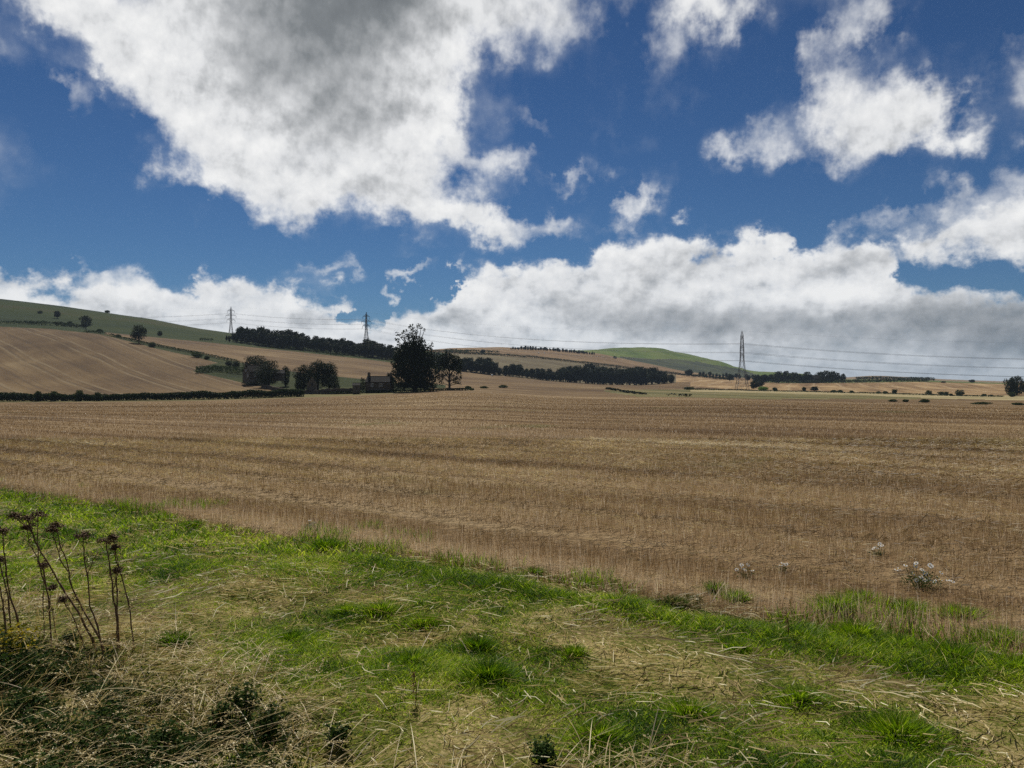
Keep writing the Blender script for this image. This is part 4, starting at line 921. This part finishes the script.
# ---------------------------------------------------------------- pylons
def pylon(px, Y, top_py, rz, label, bw=4.2, wire=.16, base_py=None):
    base = pt(px, Y, -.3)
    if base_py: base.z = ZC - Y * (base_py - HY) / F
    Hh = ZC - Y * (top_py - HY) / F - base.z
    root = empty('electricity_pylon', base, label, 'pylon', 'pylons carrying the power line', rz)
    def half(z):    # half width of the body at height z
        t = z / Hh
        return np.interp(t, [0, .35, .52, .93, 1], [bw, bw * .46, bw * .30, bw * .17, .05])
    zs = [0, .13, .25, .35, .44, .52, .585, .65, .715, .78, .85, .93]; zs = [q * Hh for q in zs]
    leg = [bmesh.new() for _ in range(4)]; lat = bmesh.new()
    cor = [(1, 1), (-1, 1), (-1, -1), (1, -1)]
    for i in range(len(zs) - 1):
        a, b = zs[i], zs[i + 1]; ha, hb = half(a), half(b)
        for k, (sx, sy) in enumerate(cor):
            bar(leg[k], (sx * ha, sy * ha, a), (sx * hb, sy * hb, b), wire * 1.5)
            nx, ny = cor[(k + 1) % 4]
            bar(lat, (sx * ha, sy * ha, a), (nx * hb, ny * hb, b), wire * .7); bar(lat, (nx * ha, ny * ha, a), (sx * hb, sy * hb, b), wire * .7)
            bar(lat, (sx * hb, sy * hb, b), (nx * hb, ny * hb, b), wire * .8)
    for k, (sx, sy) in enumerate(cor): bar(leg[k], (sx * half(zs[-1]), sy * half(zs[-1]), zs[-1]), (0, 0, Hh), wire * 1.2)
    for k in range(4): bm_obj('leg', leg[k], M_STEEL, root)
    bm_obj('lattice_body', lat, M_STEEL, root)
    ends = []
    for t, arm in ((.865, .105), (.72, .15), (.585, .12)):
        z = t * Hh; h = half(z); A = arm * Hh; bm = bmesh.new()
        for s in (-1, 1):
            tip = (s * A, 0, z + .1)
            for q in (-1, 1):
                bar(bm, (s * h, q * h, z), tip, wire * 1.1); bar(bm, (s * h, q * h, z + .055 * Hh), tip, wire)
                for u in (.33, .66):
                    p = [(s * h) + (tip[0] - s * h) * u, q * h * (1 - u)]
                    bar(bm, (p[0], p[1], z + .1 * u), (p[0], p[1], z + .055 * Hh * (1 - u)), wire * .7)
        for q in (-1, 1): bar(bm, (-h, q * h, z), (h, q * h, z), wire * 1.2)
        bm_obj('crossarm', bm, M_STEEL, root)
        for s in (-1, 1):
            bi = bmesh.new()
            for j in range(9):
                g = bmesh.ops.create_cone(bi, cap_ends=True, segments=8, radius1=.2 * wire / .16, radius2=.1, depth=.3)
                bmesh.ops.translate(bi, verts=g['verts'], vec=(s * A, 0, z - .2 - j * .35))
            bm_obj('insulator', bi, M_INS, root)
            ends.append(((t, s), (s * A, 0, z - .2 - 9 * .35)))
    M = __import__('mathutils').Matrix.Translation(base) @ __import__('mathutils').Matrix.Rotation(rz, 4, 'Z')
    return {k: M @ Vector(v) for k, v in ends} | {'top': M @ Vector((0, 0, Hh))}
P1 = pylon(742, 560, 331, R(86), 'nearest tall pylon seen end on in the right hand fields', 4.4, .15, 391.6)
P2 = pylon(366.3, 950, 312, R(32), 'pylon rising behind the hillside wood with a tall spike', 3.4, .22)
P3 = pylon(231, 1050, 306.5, R(8), 'pylon on the skyline at the left end of the hillside wood', 3.4, .22)
def off(PP, v): return {k: p + Vector(v) for k, p in PP.items()}
P0 = off(P1, (400, -45, -8)); P4 = off(P3, (-330, 40, 4))
def cable(chain, sags, label, rad):
    V = []; Q = []; T = []; parts = []
    for (a, b), sg in zip(zip(chain[:-1], chain[1:]), sags):
        n = 26; pp = []
        for i in range(n + 1):
            t = i / n; p = a.lerp(b, t); p.z -= 4 * sg * t * (1 - t); pp.append(p)
        parts.append(tube_np(pp, [rad] * (n + 1), 4))
    v, q, t = join(parts)
    tag(mesh_np('power_cable', v, q, M_CABLE, None, smooth=True), label, 'cable', 'cables of the power line')
for t, nm in ((.865, 'top'), (.72, 'middle'), (.585, 'lowest')):
    for s in (-1, 1):
        ch = [P0[(t, s)], P1[(t, s)], P2[(t, s)], P3[(t, s)], P4[(t, s)]]
        cable(ch, [8, 9, 3, 6], '%s power cable on the %s side of the pylons' % (nm, 'near' if s < 0 else 'far'), .065)
cable([P['top'] for P in (P0, P1, P2, P3, P4)], [6, 7, 2, 5], 'thin earth wire strung between the pylon tips', .02)

# ---------------------------------------------------------------- buildings of the old farm
def house(name, cat, px, Y, base_py, w, d, hw, hr, rz, label, chim=(), wins=(), doors=(), wall=None, roof=True):
    loc = pt(px, Y); loc.z = ZC - Y * (base_py - HY) / F
    root = empty(name, loc, label, cat, None, rz)
    bm = bmesh.new()
    vs = [(-w / 2, -d / 2), (w / 2, -d / 2), (w / 2, d / 2), (-w / 2, d / 2)]
    b = [bm.verts.new((x, y, -1.5)) for x, y in vs]; t = [bm.verts.new((x, y, hw)) for x, y in vs]
    g = [bm.verts.new((-w / 2, 0, hw + hr)), bm.verts.new((w / 2, 0, hw + hr))]
    bm.faces.new((b[0], b[1], t[1], t[0])); bm.faces.new((b[2], b[3], t[3], t[2])); bm.faces.new((b[1], b[2], t[2], g[1], t[1])); bm.faces.new((b[3], b[0], t[0], g[0], t[3]))
    bm.faces.new((t[0], t[1], g[1], g[0])); bm.faces.new((t[2], t[3], g[0], g[1]))
    bmesh.ops.recalc_face_normals(bm, faces=bm.faces)
    bm_obj('wall', bm, wall or M_STONE, root)
    if roof:
        bm = bmesh.new()
        for s in (-1, 1):
            L = math.hypot(d / 2 + .35, hr * (1 + .7 / d)); an = math.atan2(hr, d / 2)
            M = __import__('mathutils').Matrix
            gq = bmesh.ops.create_cube(bm, size=1)
            bmesh.ops.transform(bm, matrix=M.Translation((0, s * (d / 4 + .12), hw + hr / 2 + .06)) @ M.Rotation(-s * an, 4, 'X') @ M.Diagonal((w + .3, L, .12, 1)), verts=gq['verts'])
        box(bm, (0, 0, hw + hr + .12), (w + .32, .3, .14))
        r_ = bm_obj('roof', bm, M_SLATE, root)
    else: r_ = root
    for x in chim:
        bm = bmesh.new(); box(bm, (x, 0, hw + hr + .45), (.9, .7, 1.5)); box(bm, (x, 0, hw + hr + 1.25), (1.05, .85, .14))
        for q in (-.2, .2):
            g_ = bmesh.ops.create_cone(bm, cap_ends=True, segments=10, radius1=.14, radius2=.11, depth=.4); bmesh.ops.translate(bm, verts=g_['verts'], vec=(x + q, 0, hw + hr + 1.5))
        bm_obj('chimney', bm, M_STONE2, root)
    for side, x, z, ww, wh in wins:      # side 'f' front (-y) or 'l' left gable (-x)
        def P(u, zz, o): return (u, -d / 2 - o, zz) if side == 'f' else (-w / 2 - o, u, zz)
        def S(a, b_, c): return (a, b_, c) if side == 'f' else (b_, a, c)
        fr = bmesh.new(); box(fr, P(x, z + wh / 2, .03), S(ww + .2, .07, .12)); box(fr, P(x, z - wh / 2, .05), S(ww + .3, .14, .12))
        for q in (-1, 1): box(fr, P(x + q * (ww / 2 + .04), z, .03), S(.1, .07, wh))
        box(fr, P(x, z, .035), S(.05, .06, wh)); box(fr, P(x, z, .037), S(ww, .055, .05))
        f = bm_obj('window', fr, M_WPAINT, root)
        gl = bmesh.new(); box(gl, P(x, z, .012), S(ww, .03, wh - .1)); bm_obj('pane', gl, M_GLASS, f)
    for x, ww, wh in doors:
        bm = bmesh.new(); box(bm, (x, -d / 2 - .03, wh / 2), (ww, .07, wh)); dd = bm_obj('door', bm, M_DOOR, root)
        bm = bmesh.new(); box(bm, (x, -d / 2 - .06, wh + .1), (ww + .4, .14, .22)); bm_obj('lintel', bm, M_STONE2, root)
    return root
house('cottage', 'cottage', 380, 290, 388.8, 9.6, 5.2, 2.6, 2.0, R(-8), 'small stone cottage with slate roof and two chimneys beside the tallest tree', (-4.3, 4.3), [('f', -2.2, 1.5, .8, 1.1), ('f', 1.2, 1.5, .8, 1.1), ('l', 0, 1.5, .7, .9)], [(3.2, 1.2, 2.1)])
house('farmhouse', 'farmhouse', 256.5, 332, 379.2, 10.0, 5.4, 3.2, 2.6, R(52), 'grey farmhouse with a steep gable under the dark farm trees', (-5.0,), [('l', -1.2, 1.6, .8, 1.1), ('l', .2, 3.7, .6, .9), ('f', -2.5, 1.8, .8, 1.1), ('f', 1.0, 1.8, .8, 1.1)], [(3.4, 1.0, 2.1)], M_STONE2)
house('farm_shed', 'shed', 279, 322, 377.5, 4.6, 3.6, 1.8, 1.2, R(10), 'little pale stone shed right of the farmhouse', (), [], [(.6, 1.2, 1.7)], M_STONE2)
# roofless gable
def gable(px, Y, base_py, w, h, label):
    loc = pt(px, Y); loc.z = ZC - Y * (base_py - HY) / F; root = empty('ruined_gable', loc, label, 'ruin', None, R(12)); bm = bmesh.new()
    prof = [(-w / 2, -1), (-w / 2, h * .45), (-w * .36, h * .5), (-w * .3, h * .64), (-w * .18, h * .7), (-w * .08, h * .94), (0, h), (w * .1, h * .9), (w * .22, h * .66), (w * .3, h * .62), (w * .42, h * .4), (w / 2, h * .34), (w / 2, -1)]
    f = [bm.verts.new((x, -.3, z)) for x, z in prof]; b = [bm.verts.new((x, .3, z)) for x, z in prof]; bm.faces.new(f); bm.faces.new(b[::-1])
    for i in range(len(prof)): j = (i + 1) % len(prof); bm.faces.new((f[i], b[i], b[j], f[j]))
    bmesh.ops.recalc_face_normals(bm, faces=bm.faces); bm_obj('wall', bm, M_STONE2, root)
    bm = bmesh.new(); box(bm, (.1, -.31, h * .36), (.7, .04, 1.0)); bm_obj('window_opening', bm, M_GLASS, root)
gable(312, 288, 388.5, 3.8, 4.4, 'broken stone gable standing in front of the dark farm clump')
def drystone(path, h, label, name='stone_wall'):
    pts = [pt(p, y) for p, y in path]; V = []; Q = []; r = random.Random(4)
    fine = []
    for a, b in zip(pts[:-1], pts[1:]):
        n = max(2, int((b - a).length / .6))
        for i in range(n): fine.append(a.lerp(b, i / n))
    fine.append(pts[-1])
    for i, p in enumerate(fine):
        d = (fine[min(i + 1, len(fine) - 1)] - fine[max(i - 1, 0)]); nn = Vector((-d.y, d.x, 0)).normalized(); hh = h * (1 + r.uniform(-.12, .1)); j = r.uniform(-.05, .05)
        for o, z in ((-.34, -.5), (-.24 + j, hh * .93), (-.1, hh), (.1, hh + j), (.24, hh * .93), (.34, -.5)): V.append(tuple(p + nn * o + Vector((0, 0, z))))
        if i:
            for k in range(5): o = (i - 1) * 6 + k; Q.append((o, o + 1, o + 7, o + 6))
    return tag(mesh_np(name, V, Q, M_STONE), label, 'wall')
drystone([(262, 318), (272, 308), (282, 298), (290, 292), (305, 287), (320, 284)], 1.5, 'old stone wall running down from the farmhouse to the ruined gable')
drystone([(321, 284), (332, 284), (345, 285), (356, 286), (359, 287)], 2.0, 'stone yard wall between the ruined gable and the small cottage')
house('farm_shed', 'shed', 356.5, 284, 389.0, 2.6, 2.4, 1.4, .7, R(5), 'tiny pale hut at the end of the yard wall left of the cottage', (), [], [(.2, .8, 1.2)], M_STONE2)
house('barn', 'barn', 813, 915, 383.2, 22, 12, 5.5, 4.0, R(15), 'distant grey barn roof showing between the round copse tree and the domed clump', (), [], [(3, 4, 4)], M_STONE2)
# white wrapped bales
def bale(px, py, Y, d, label):
    p = pt(px, Y) if Y else at(px, py, 300); bm = bmesh.new()
    g = bmesh.ops.create_cone(bm, cap_ends=True, segments=20, radius1=d / 2, radius2=d / 2, depth=d * .95)
    bmesh.ops.rotate(bm, verts=bm.verts, matrix=__import__('mathutils').Matrix.Rotation(R(90), 3, 'Y')); bmesh.ops.bevel(bm, geom=list(bm.edges), offset=d * .06, segments=2, affect='EDGES')
    o = bm_obj('wrapped_bale', bm, M_WHITE, None, True); o.location = p + Vector((0, 0, d * .46)); return tag(o, label, 'bale', 'wrapped bales left in the fields')
bale(492, 375.4, 640, 1.5, 'white wrapped bale at the foot of the shelter belt')
bale(538.5, 354.6, 1300, 2.0, 'left white wrapped bale on the distant stubble hillside')
bale(544.5, 354.4, 1320, 1.6, 'right small wrapped bale on the distant stubble hillside')

# ---------------------------------------------------------------- dead hogweed by the verge
def W(px, py, Y): return Vector(((px - 512) / F * Y, Y, ZC - Y * (py - HY) / F))
def stem_poly(pix, Y, r0, r1, base_to_ground=True, jit=.012, rr=None):
    pts = [W(x, y, Y + random.uniform(-.03, .03)) for x, y in pix]
    if base_to_ground: pts[0].z = float(ground(pts[0].x, pts[0].y)) - .02
    fine = []
    for a, b in zip(pts[:-1], pts[1:]):
        for i in range(4): fine.append(a.lerp(b, i / 4) + Vector((random.uniform(-1, 1), random.uniform(-1, 1), 0)) * jit * .35)
    fine.append(pts[-1]); n = len(fine)
    rad = [1.0 * (r0 + (r1 - r0) * i / (n - 1)) * (1.35 if i % 8 == 4 else 1) for i in range(n)]
    return fine, tube_np(fine, rad, 7)
def umbel(c, wr, parent, n=14, droop=0):
    """rays with clusters of withered seeds"""
    parts = []; r = random
    for k in range(n):
        a = k * 2.4 + r.random() * .5; q = wr * math.sqrt((k + .6) / n) * r.uniform(.8, 1.15); e = c + Vector((math.cos(a) * q, math.sin(a) * q * .9, wr * .55 - q * .55 * (1 + droop) + r.uniform(-.01, .01)))
        m = c.lerp(e, .5) + Vector((0, 0, .006 - .3 * q * .1)); parts.append(tube_np([c, m, e], [.0022, .0016, .0012], 4))
        for j in range(14):
            s_ = e + Vector((r.gauss(0, .013), r.gauss(0, .013), r.gauss(0, .010))); parts.append(tube_np([e, (e + s_) / 2 + Vector((0, 0, .003)), s_], [.0009, .0009, .0009], 3))
            d = Vector((r.gauss(0, 1), r.gauss(0, 1), r.gauss(0, .6))).normalized() * r.uniform(.007, .013); s2 = d.cross(Vector((r.random(), r.random(), 1))).normalized() * .006
            parts.append((np.array([s_ - d, s_ - s2, s_ + d, s_ + s2]), np.array([[0, 1, 2, 3]]), np.zeros(4)))
    v, q, t = join(parts); return mesh_np('seed_head', v, q, M_DEAD, None, parent=parent)
def hogweed(Y, stems, label, wr=.05):
    """stems: (pixel path, base radius, tip radius, head?)"""
    b = W(*stems[0][0][0], Y); gz = float(ground(b.x, b.y)); org = Vector((b.x, b.y, gz)); root = empty('dead_hogweed', org, label, 'dead plant', 'dead hogweed stalks at the left')
    for i, (pix, r0, r1, hd) in enumerate(stems):
        fine, (v, q, t) = stem_poly(pix, Y, r0, r1, base_to_ground=(i == 0 or pix[0][1] > 615)); v = v - np.array(org)
        mesh_np('stem', v, q, M_DEAD if i % 3 != 2 else M_DEAD, None, smooth=True, parent=root)
        # withered side shoots
        for j in range(4):
            f = fine[random.randint(len(fine) // 4, len(fine) - 3)] - org
            e = f + Vector((random.uniform(-.07, .07), random.uniform(-.05, .05), random.uniform(.0, .09))); sv = tube_np([f, f.lerp(e, .5) + Vector((0, 0, -.01)), e], [.003, .0022, .0012], 4)
            lf = leaves(np.array([e + Vector((random.gauss(0, .012), random.gauss(0, .012), random.gauss(0, .012))) for _ in range(9)]), np.full(9, .018), np.zeros(9))
            v, q, t = join([sv, lf]); mesh_np('side_shoot', v, q, M_DEAD, None, parent=root)
        if hd:
            umbel(fine[-1] - org, hd, root)
hogweed(6.2, [([(97, 664), (92, 640), (78, 612), (62, 588), (50, 566), (38, 548), (27, 520)], .010, .004, .062), ([(38, 548), (30, 530), (14, 517)], .005, .003, .05)], 'thickest dead hogweed stem leaning up to the left with a double brown head')
hogweed(6.28, [([(51, 638), (49, 600), (44, 582), (38, 562), (37, 535), (38, 516)], .007, .003, .066), ([(49, 600), (43, 570), (30, 545), (26, 528)], .005, .003, .03)], 'straight dead hogweed stem carrying the highest brown head at the left', .06)
hogweed(6.2, [([(105, 655), (96, 632), (82, 609), (70, 583), (67, 562), (60, 545), (55, 527)], .008, .003, .062), ([(68, 572), (60, 560), (52, 531)], .005, .003, .035)], 'dead hogweed stem with a pale grey head left of centre of the group')
hogweed(6.1, [([(104, 650), (97, 625), (90, 606), (87, 575), (84, 555), (83, 537)], .007, .0035, .062), ([(87, 575), (93, 560), (98, 552)], .003, .002, 0)], 'slim dead hogweed stem ending in one flat black head')
hogweed(6.25, [([(119, 644), (117, 618), (113, 596), (110, 570), (106, 542)], .010, .004, .07), ([(134, 632), (128, 600), (121, 577), (116, 560), (113, 538)], .006, .003, .03), ([(117, 618), (117, 590), (116, 570)], .006, .004, .02), ([(113, 590), (119, 570), (115, 548)], .004, .003, .025)], 'rightmost dead hogweed clump with several stems crossing near its brown head')
hogweed(6.0, [([(23, 642), (17, 618), (10, 597), (6, 575), (4, 552), (2, 532)], .008, .004, .06), ([(12, 630), (8, 600), (4, 580), (-2, 560)], .006, .004, .03)], 'dark hogweed stems at the very left edge of the picture')
hogweed(6.1, [([(8, 642), (4, 615), (0, 590), (-6, 560)], .008, .004, .05)], 'hogweed stem half cut off by the left edge of the picture')
hogweed(6.5, [([(44, 634), (43, 600), (44, 575), (43, 566)], .004, .002, .028), ([(57, 630), (50, 600), (52, 588)], .004, .002, .024)], 'short thin dead stalks standing between the taller hogweed')
hogweed(6.15, [([(88, 655), (80, 635), (70, 612), (62, 600)], .005, .003, .02)], 'short bent stalk low beside the thickest hogweed stem')

# ---------------------------------------------------------------- mayweed, tufts and other plants
M_PETAL = leafmat('white_petal', [(0, (.84, .84, .82)), (1, (.88, .88, .86))], .5); M_EYE = plain('yellow_flower_eye', (.65, .42, .03), .2, 60)
def daisy_plant(px, py, flowers, rad, h, label, nleaf=380, y0=5):
    o = at(px, py, y0); Y = o.y; root = empty('white_mayweed', o, label, 'flowering plant', 'white flowered mayweed in the stubble')
    r = np.random.default_rng(int(px)); n = nleaf; ns = min(80, n)
    a = r.random(n) * 6.28; q = rad * np.sqrt(r.random(n)); P = np.stack([np.cos(a) * q, np.sin(a) * q, (.02 + h * r.random(n)) * (1 - .5 * (q / rad) ** 2)], -1)
    L = leaves(P, .012 + .02 * r.random(n), np.clip(.45 + r.normal(0, .2, n), 0, .9)); st = ribbons(np.stack([np.cos(a[:ns]) * q[:ns] * .3, np.sin(a[:ns]) * q[:ns] * .3, a[:ns] * 0], -1), a[:ns], np.full(ns, h), np.full(ns, .004), np.full(ns, .5), np.full(ns, .3), 3, np.full(ns, .4))
    v, qd, t = join([L, st]); mesh_np('foliage', v, qd, M_WEED, t, parent=root)
    for fx, fy in flowers:
        c = Vector(((fx - px) / F * Y, random.uniform(-.06, .06), (py - fy) / F * Y)); c.z = max(c.z + .03, .08)
        pl = []; tl = Vector((random.gauss(0, .35), -.45 + random.gauss(0, .3), .85)).normalized(); u = tl.orthogonal().normalized(); w_ = tl.cross(u)
        for k in range(13):
            t_ = k * 6.283 / 13; d = u * math.cos(t_) + w_ * math.sin(t_); s = tl.cross(d); R_ = .021
            pl.append((np.array([c + d * .004 - s * .002, c + d * R_ - s * .0068, c + d * (R_ + .003), c + d * R_ + s * .0068]), np.array([[0, 1, 2, 3]]), np.zeros(4)))
        v, qd, t = join(pl); f = mesh_np('flower', v, qd, M_PETAL, t, parent=root)
        bm = bmesh.new(); bmesh.ops.create_uvsphere(bm, u_segments=8, v_segments=5, radius=.0075); bmesh.ops.translate(bm, verts=bm.verts, vec=c + tl * .002); bm_obj('flower_eye', bm, M_EYE, f, True)
        sv = tube_np([(c.x * .4, c.y * .4, 0), (c.x * .8, c.y * .8, c.z * .6), tuple(c)], [.0016] * 3, 4); mesh_np('flower_stalk', sv[0], sv[1], M_WEED, np.full(len(sv[0]), .5), parent=root)
daisy_plant(921, 588, [(899, 574), (902, 573), (907, 569), (915, 565.5), (914.5, 577), (919.5, 579), (923, 573), (924, 576.5), (928, 567), (932, 569.5), (928.5, 577), (937, 579.5), (942, 576), (930, 582), (926, 585), (945.5, 582), (950.5, 585), (941, 583), (917, 590.5), (918, 570), (933, 584)], .21, .17, 'largest bright white mayweed clump in the stubble at the right')
daisy_plant(879, 556, [(871.5, 550), (879, 546), (884, 549), (878.5, 551), (877, 547.5)], .13, .07, 'small white mayweed in the stubble up and left of the largest clump', 90)
daisy_plant(747, 578, [(738, 574), (742, 568), (744, 572), (749, 568.5), (752, 573), (746, 575)], .14, .08, 'faint white mayweed in the stubble near the middle right', 90)
daisy_plant(783, 572, [(780, 569), (784, 567), (787, 571)], .09, .06, 'tiny white mayweed between the two left clumps', 50)
daisy_plant(312, 530, [(309, 523), (314, 525), (311, 528)], .12, .1, 'single pale flowered weed in the stubble left of centre', 200)
def tuft(px, py, wr, h, n, label, mat=None, tone=.25, y0=3.6, group='grass tufts on the verge', name='grass_tuft', width=.005):
    o = at(px, py, y0); r = np.random.default_rng(int(px * 7 + py)); a = r.random(n) * 6.28; q = wr * np.abs(r.normal(0, .5, n))
    P = np.stack([np.cos(a) * q, np.sin(a) * q * .8, -.01 + 0 * q], -1)
    v, qd, t = ribbons(P, a + r.normal(0, .5, n), h * (.5 + .6 * r.random(n)), width * (.7 + .6 * r.random(n)), .1 + .5 * q / wr + .1 * r.random(n), .4 + .8 * r.random(n), 4, np.clip(tone + r.normal(0, .13, n) + (r.random(n) < .08) * .4, 0, 1))
    ob = mesh_np(name, v, qd, mat or M_GRASS, t); ob.location = o; return tag(ob, label, 'grass tuft', group)
T_ = [(488, 680, .20, .17, 1500, 'largest dark green grass tuft in the middle of the verge'), (478, 650, .15, .15, 900, 'dark tuft right behind the largest tuft'), (412, 664, .16, .12, 900, 'bright tuft left of the largest tuft'), (425, 625, .22, .12, 1000, 'wide soft tuft behind and left of the largest tuft'),
      (380, 612, .2, .12, 900, 'low tuft beside the bare track left of centre'), (345, 612, .14, .1, 600, 'pale green tuft left of the bare track'), (325, 548, .25, .16, 1200, 'dark tuft standing out of the lush strip left of centre'), (192, 527, .22, .14, 700, 'dark tuft at the lush strip far left'),
      (175, 643, .17, .13, 900, 'dark green tuft right of the dead hogweed'), (858, 640, .24, .20, 1300, 'long drooping grass clump at the crop edge right of centre'), (838, 610, .26, .19, 1100, 'tall green clump behind the drooping clump'), (955, 662, .26, .20, 1300, 'dark clump at the crop edge toward the right'), (900, 650, .16, .16, 800, 'clump between the drooping one and the right hand one'),
      (905, 610, .3, .13, 900, 'sparse green weeds in the stubble below the largest mayweed'), (960, 615, .28, .12, 900, 'thin weeds in the stubble right of the largest mayweed'), (860, 600, .25, .13, 700, 'thin weeds in the stubble left of the largest mayweed'), (1000, 640, .3, .14, 900, 'thin tall weeds in the stubble edge near the right side'),
      (1015, 672, .2, .16, 800, 'clump at the crop edge cut by the right side'), (735, 600, .16, .14, 700, 'upright tuft in the stubble edge right of centre'), (715, 592, .1, .16, 400, 'narrow dark tuft in the stubble left of the upright tuft'), (535, 575, .12, .13, 450, 'dark weed tuft in the stubble edge near the centre'), (590, 585, .1, .12, 350, 'small tuft in the stubble edge right of the centre weed'),
      (690, 715, .2, .12, 1100, 'low bright tuft in the foreground right of centre'), (900, 735, .3, .14, 1800, 'broad bright tuft in the near right corner'), (800, 700, .2, .1, 900, 'short tuft in the foreground at the right'), (740, 650, .12, .09, 500, 'little tuft on the straw track at the right'), (290, 640, .18, .1, 700, 'short tuft above the dark corner weeds'), (575, 655, .14, .1, 600, 'short tuft right of the largest tuft'), (600, 740, .2, .12, 1000, 'low tuft at the bottom edge near the centre')]
for px, py, wr, h, n, lab in T_: tuft(px, py, wr, h, n, lab, tone=.22 if 'dark' in lab else .36)
tuft(675, 606, .16, .12, 420, 'grey green thistly weed at the crop edge right of centre', M_WEED, .8, name='thistle_weed', width=.012)
tuft(692, 602, .1, .1, 260, 'second grey green weed just right of the first', M_WEED, .8, name='thistle_weed', width=.012)
# yellow ragwort at the left
M_YEL = leafmat('yellow_leaf', [(0, (.12, .13, .01)), (.5, (.38, .30, .012)), (1, (.55, .42, .02))], .35)
o = at(16, 668, 4); root = empty('yellow_weed', o, 'yellow leaved weed at the foot of the hogweed at the left edge', 'plant')
r = np.random.default_rng(5); P = np.stack([r.normal(0, .08, 260), r.normal(0, .06, 260), .12 + .2 * r.random(260)], -1); v, q, t = leaves(P, .02 + .02 * r.random(260), r.random(260)); mesh_np('foliage', v, q, M_YEL, t, parent=root)
v, q, t = ribbons(np.zeros((26, 3)), r.random(26) * 6.28, np.full(26, .28), np.full(26, .005), np.full(26, .25), np.full(26, .3), 3, np.full(26, .1)); mesh_np('stem', v, q, M_WEED, t, parent=root)
# dock stalk
M_RUST = leafmat('rusty_seed', [(0, (.07, .02, .012)), (1, (.16, .05, .025))], .2)
def dock(px, py, top, Y0, label):
    o = at(px, py, Y0); h = (py - top) / F * o.y; root = empty('dock_stalk', o, label, 'dead plant'); sv = tube_np([(0, 0, -.02), (.01, 0, h * .5), (-.015, 0, h)], [.004, .003, .0015], 6); mesh_np('stem', sv[0], sv[1], M_RUST, sv[2], smooth=True, parent=root)
    r = np.random.default_rng(int(px)); zz = h * (.35 + .65 * r.random(150)); P = np.stack([r.normal(0, .008, 150) - .015 * zz / h, r.normal(0, .008, 150), zz], -1); v, q, t = leaves(P, .008 + .006 * r.random(150), r.random(150)); mesh_np('seed_head', v, q, M_RUST, t, parent=root)
dock(415, 706, 672, 3.6, 'red brown dock stalk standing alone below the middle tufts')
dock(788, 640, 612, 3.6, 'thin reddish stalk at the crop edge right of centre')
# dark leafy weeds rising over the near left corner
def weedplant(px, py, h, label, n=420):
    o = at(px, py, 3.5); root = empty('leafy_weed', o, label, 'weed', 'dark leafy weeds in the near corner'); r = np.random.default_rng(int(px + py)); k = 5
    st = []; P = []
    for j in range(k):
        a = r.random() * 6.28; tip = Vector((math.cos(a) * h * .35, math.sin(a) * h * .3, h * r.uniform(.7, 1.05))); mid = tip * .5 + Vector((0, 0, h * .08)); st.append(tube_np([(0, 0, -.02), mid, tip], [.004, .003, .0015], 5))
        for q in range(n // k):
            u = r.uniform(.25, 1.02); p = mid * (2 * u) if u < .5 else mid.lerp(tip, 2 * u - 1); P.append(np.array(p) + r.normal(0, .028, 3))
    v, q, t = join(st); mesh_np('stem', v, q, M_WEED, t, smooth=True, parent=root)
    P = np.array(P); v, q, t = leaves(P, .016 + .022 * r.random(len(P)), np.clip(.3 + r.normal(0, .22, len(P)), 0, .95)); mesh_np('foliage', v, q, M_WEED, t, parent=root)
for px, py, h, lab in [(246, 722, .24, 'leafy dark weed standing highest at the right end of the corner growth'), (268, 745, .2, 'leafy weed just below the highest one'), (215, 735, .18, 'leafy weed left of the highest one'), (60, 690, .14, 'dark weed below the hogweed stems'), (30, 720, .16, 'dark weed low at the left edge'),
      (110, 735, .18, 'dark weed in the middle of the corner growth'), (160, 758, .18, 'dark weed at the bottom left of the picture'), (340, 750, .13, 'small dark weed at the right limit of the corner growth'), (545, 768, .15, 'brownish stub of weed at the bottom edge of the centre'), (68, 650, .12, 'green weed at the foot of the short thin stalks')]:
    weedplant(px, py, h, lab)


HAZE = 6.0e-5

# ---------------------------------------------------------------- air
bm = bmesh.new(); g = bmesh.ops.create_cube(bm, size=1)
bmesh.ops.scale(bm, verts=g['verts'], vec=(7400, 7400, 260)); bmesh.ops.translate(bm, verts=g['verts'], vec=(0, 0, 100))
mh = bpy.data.materials.new('thin_air'); mh.use_nodes = True; nt = mh.node_tree; nt.nodes.clear()
out = nt.nodes.new('ShaderNodeOutputMaterial'); pv = nt.nodes.new('ShaderNodeVolumePrincipled')
pv.inputs['Color'].default_value = (.62, .78, 1, 1); pv.inputs['Density'].default_value = HAZE; pv.inputs['Anisotropy'].default_value = .0
nt.links.new(pv.outputs[0], out.inputs['Volume'])
o = bm_obj('haze', bm, mh); o['kind'] = 'stuff'; o['label'] = 'thin bluish air over the distant fields'
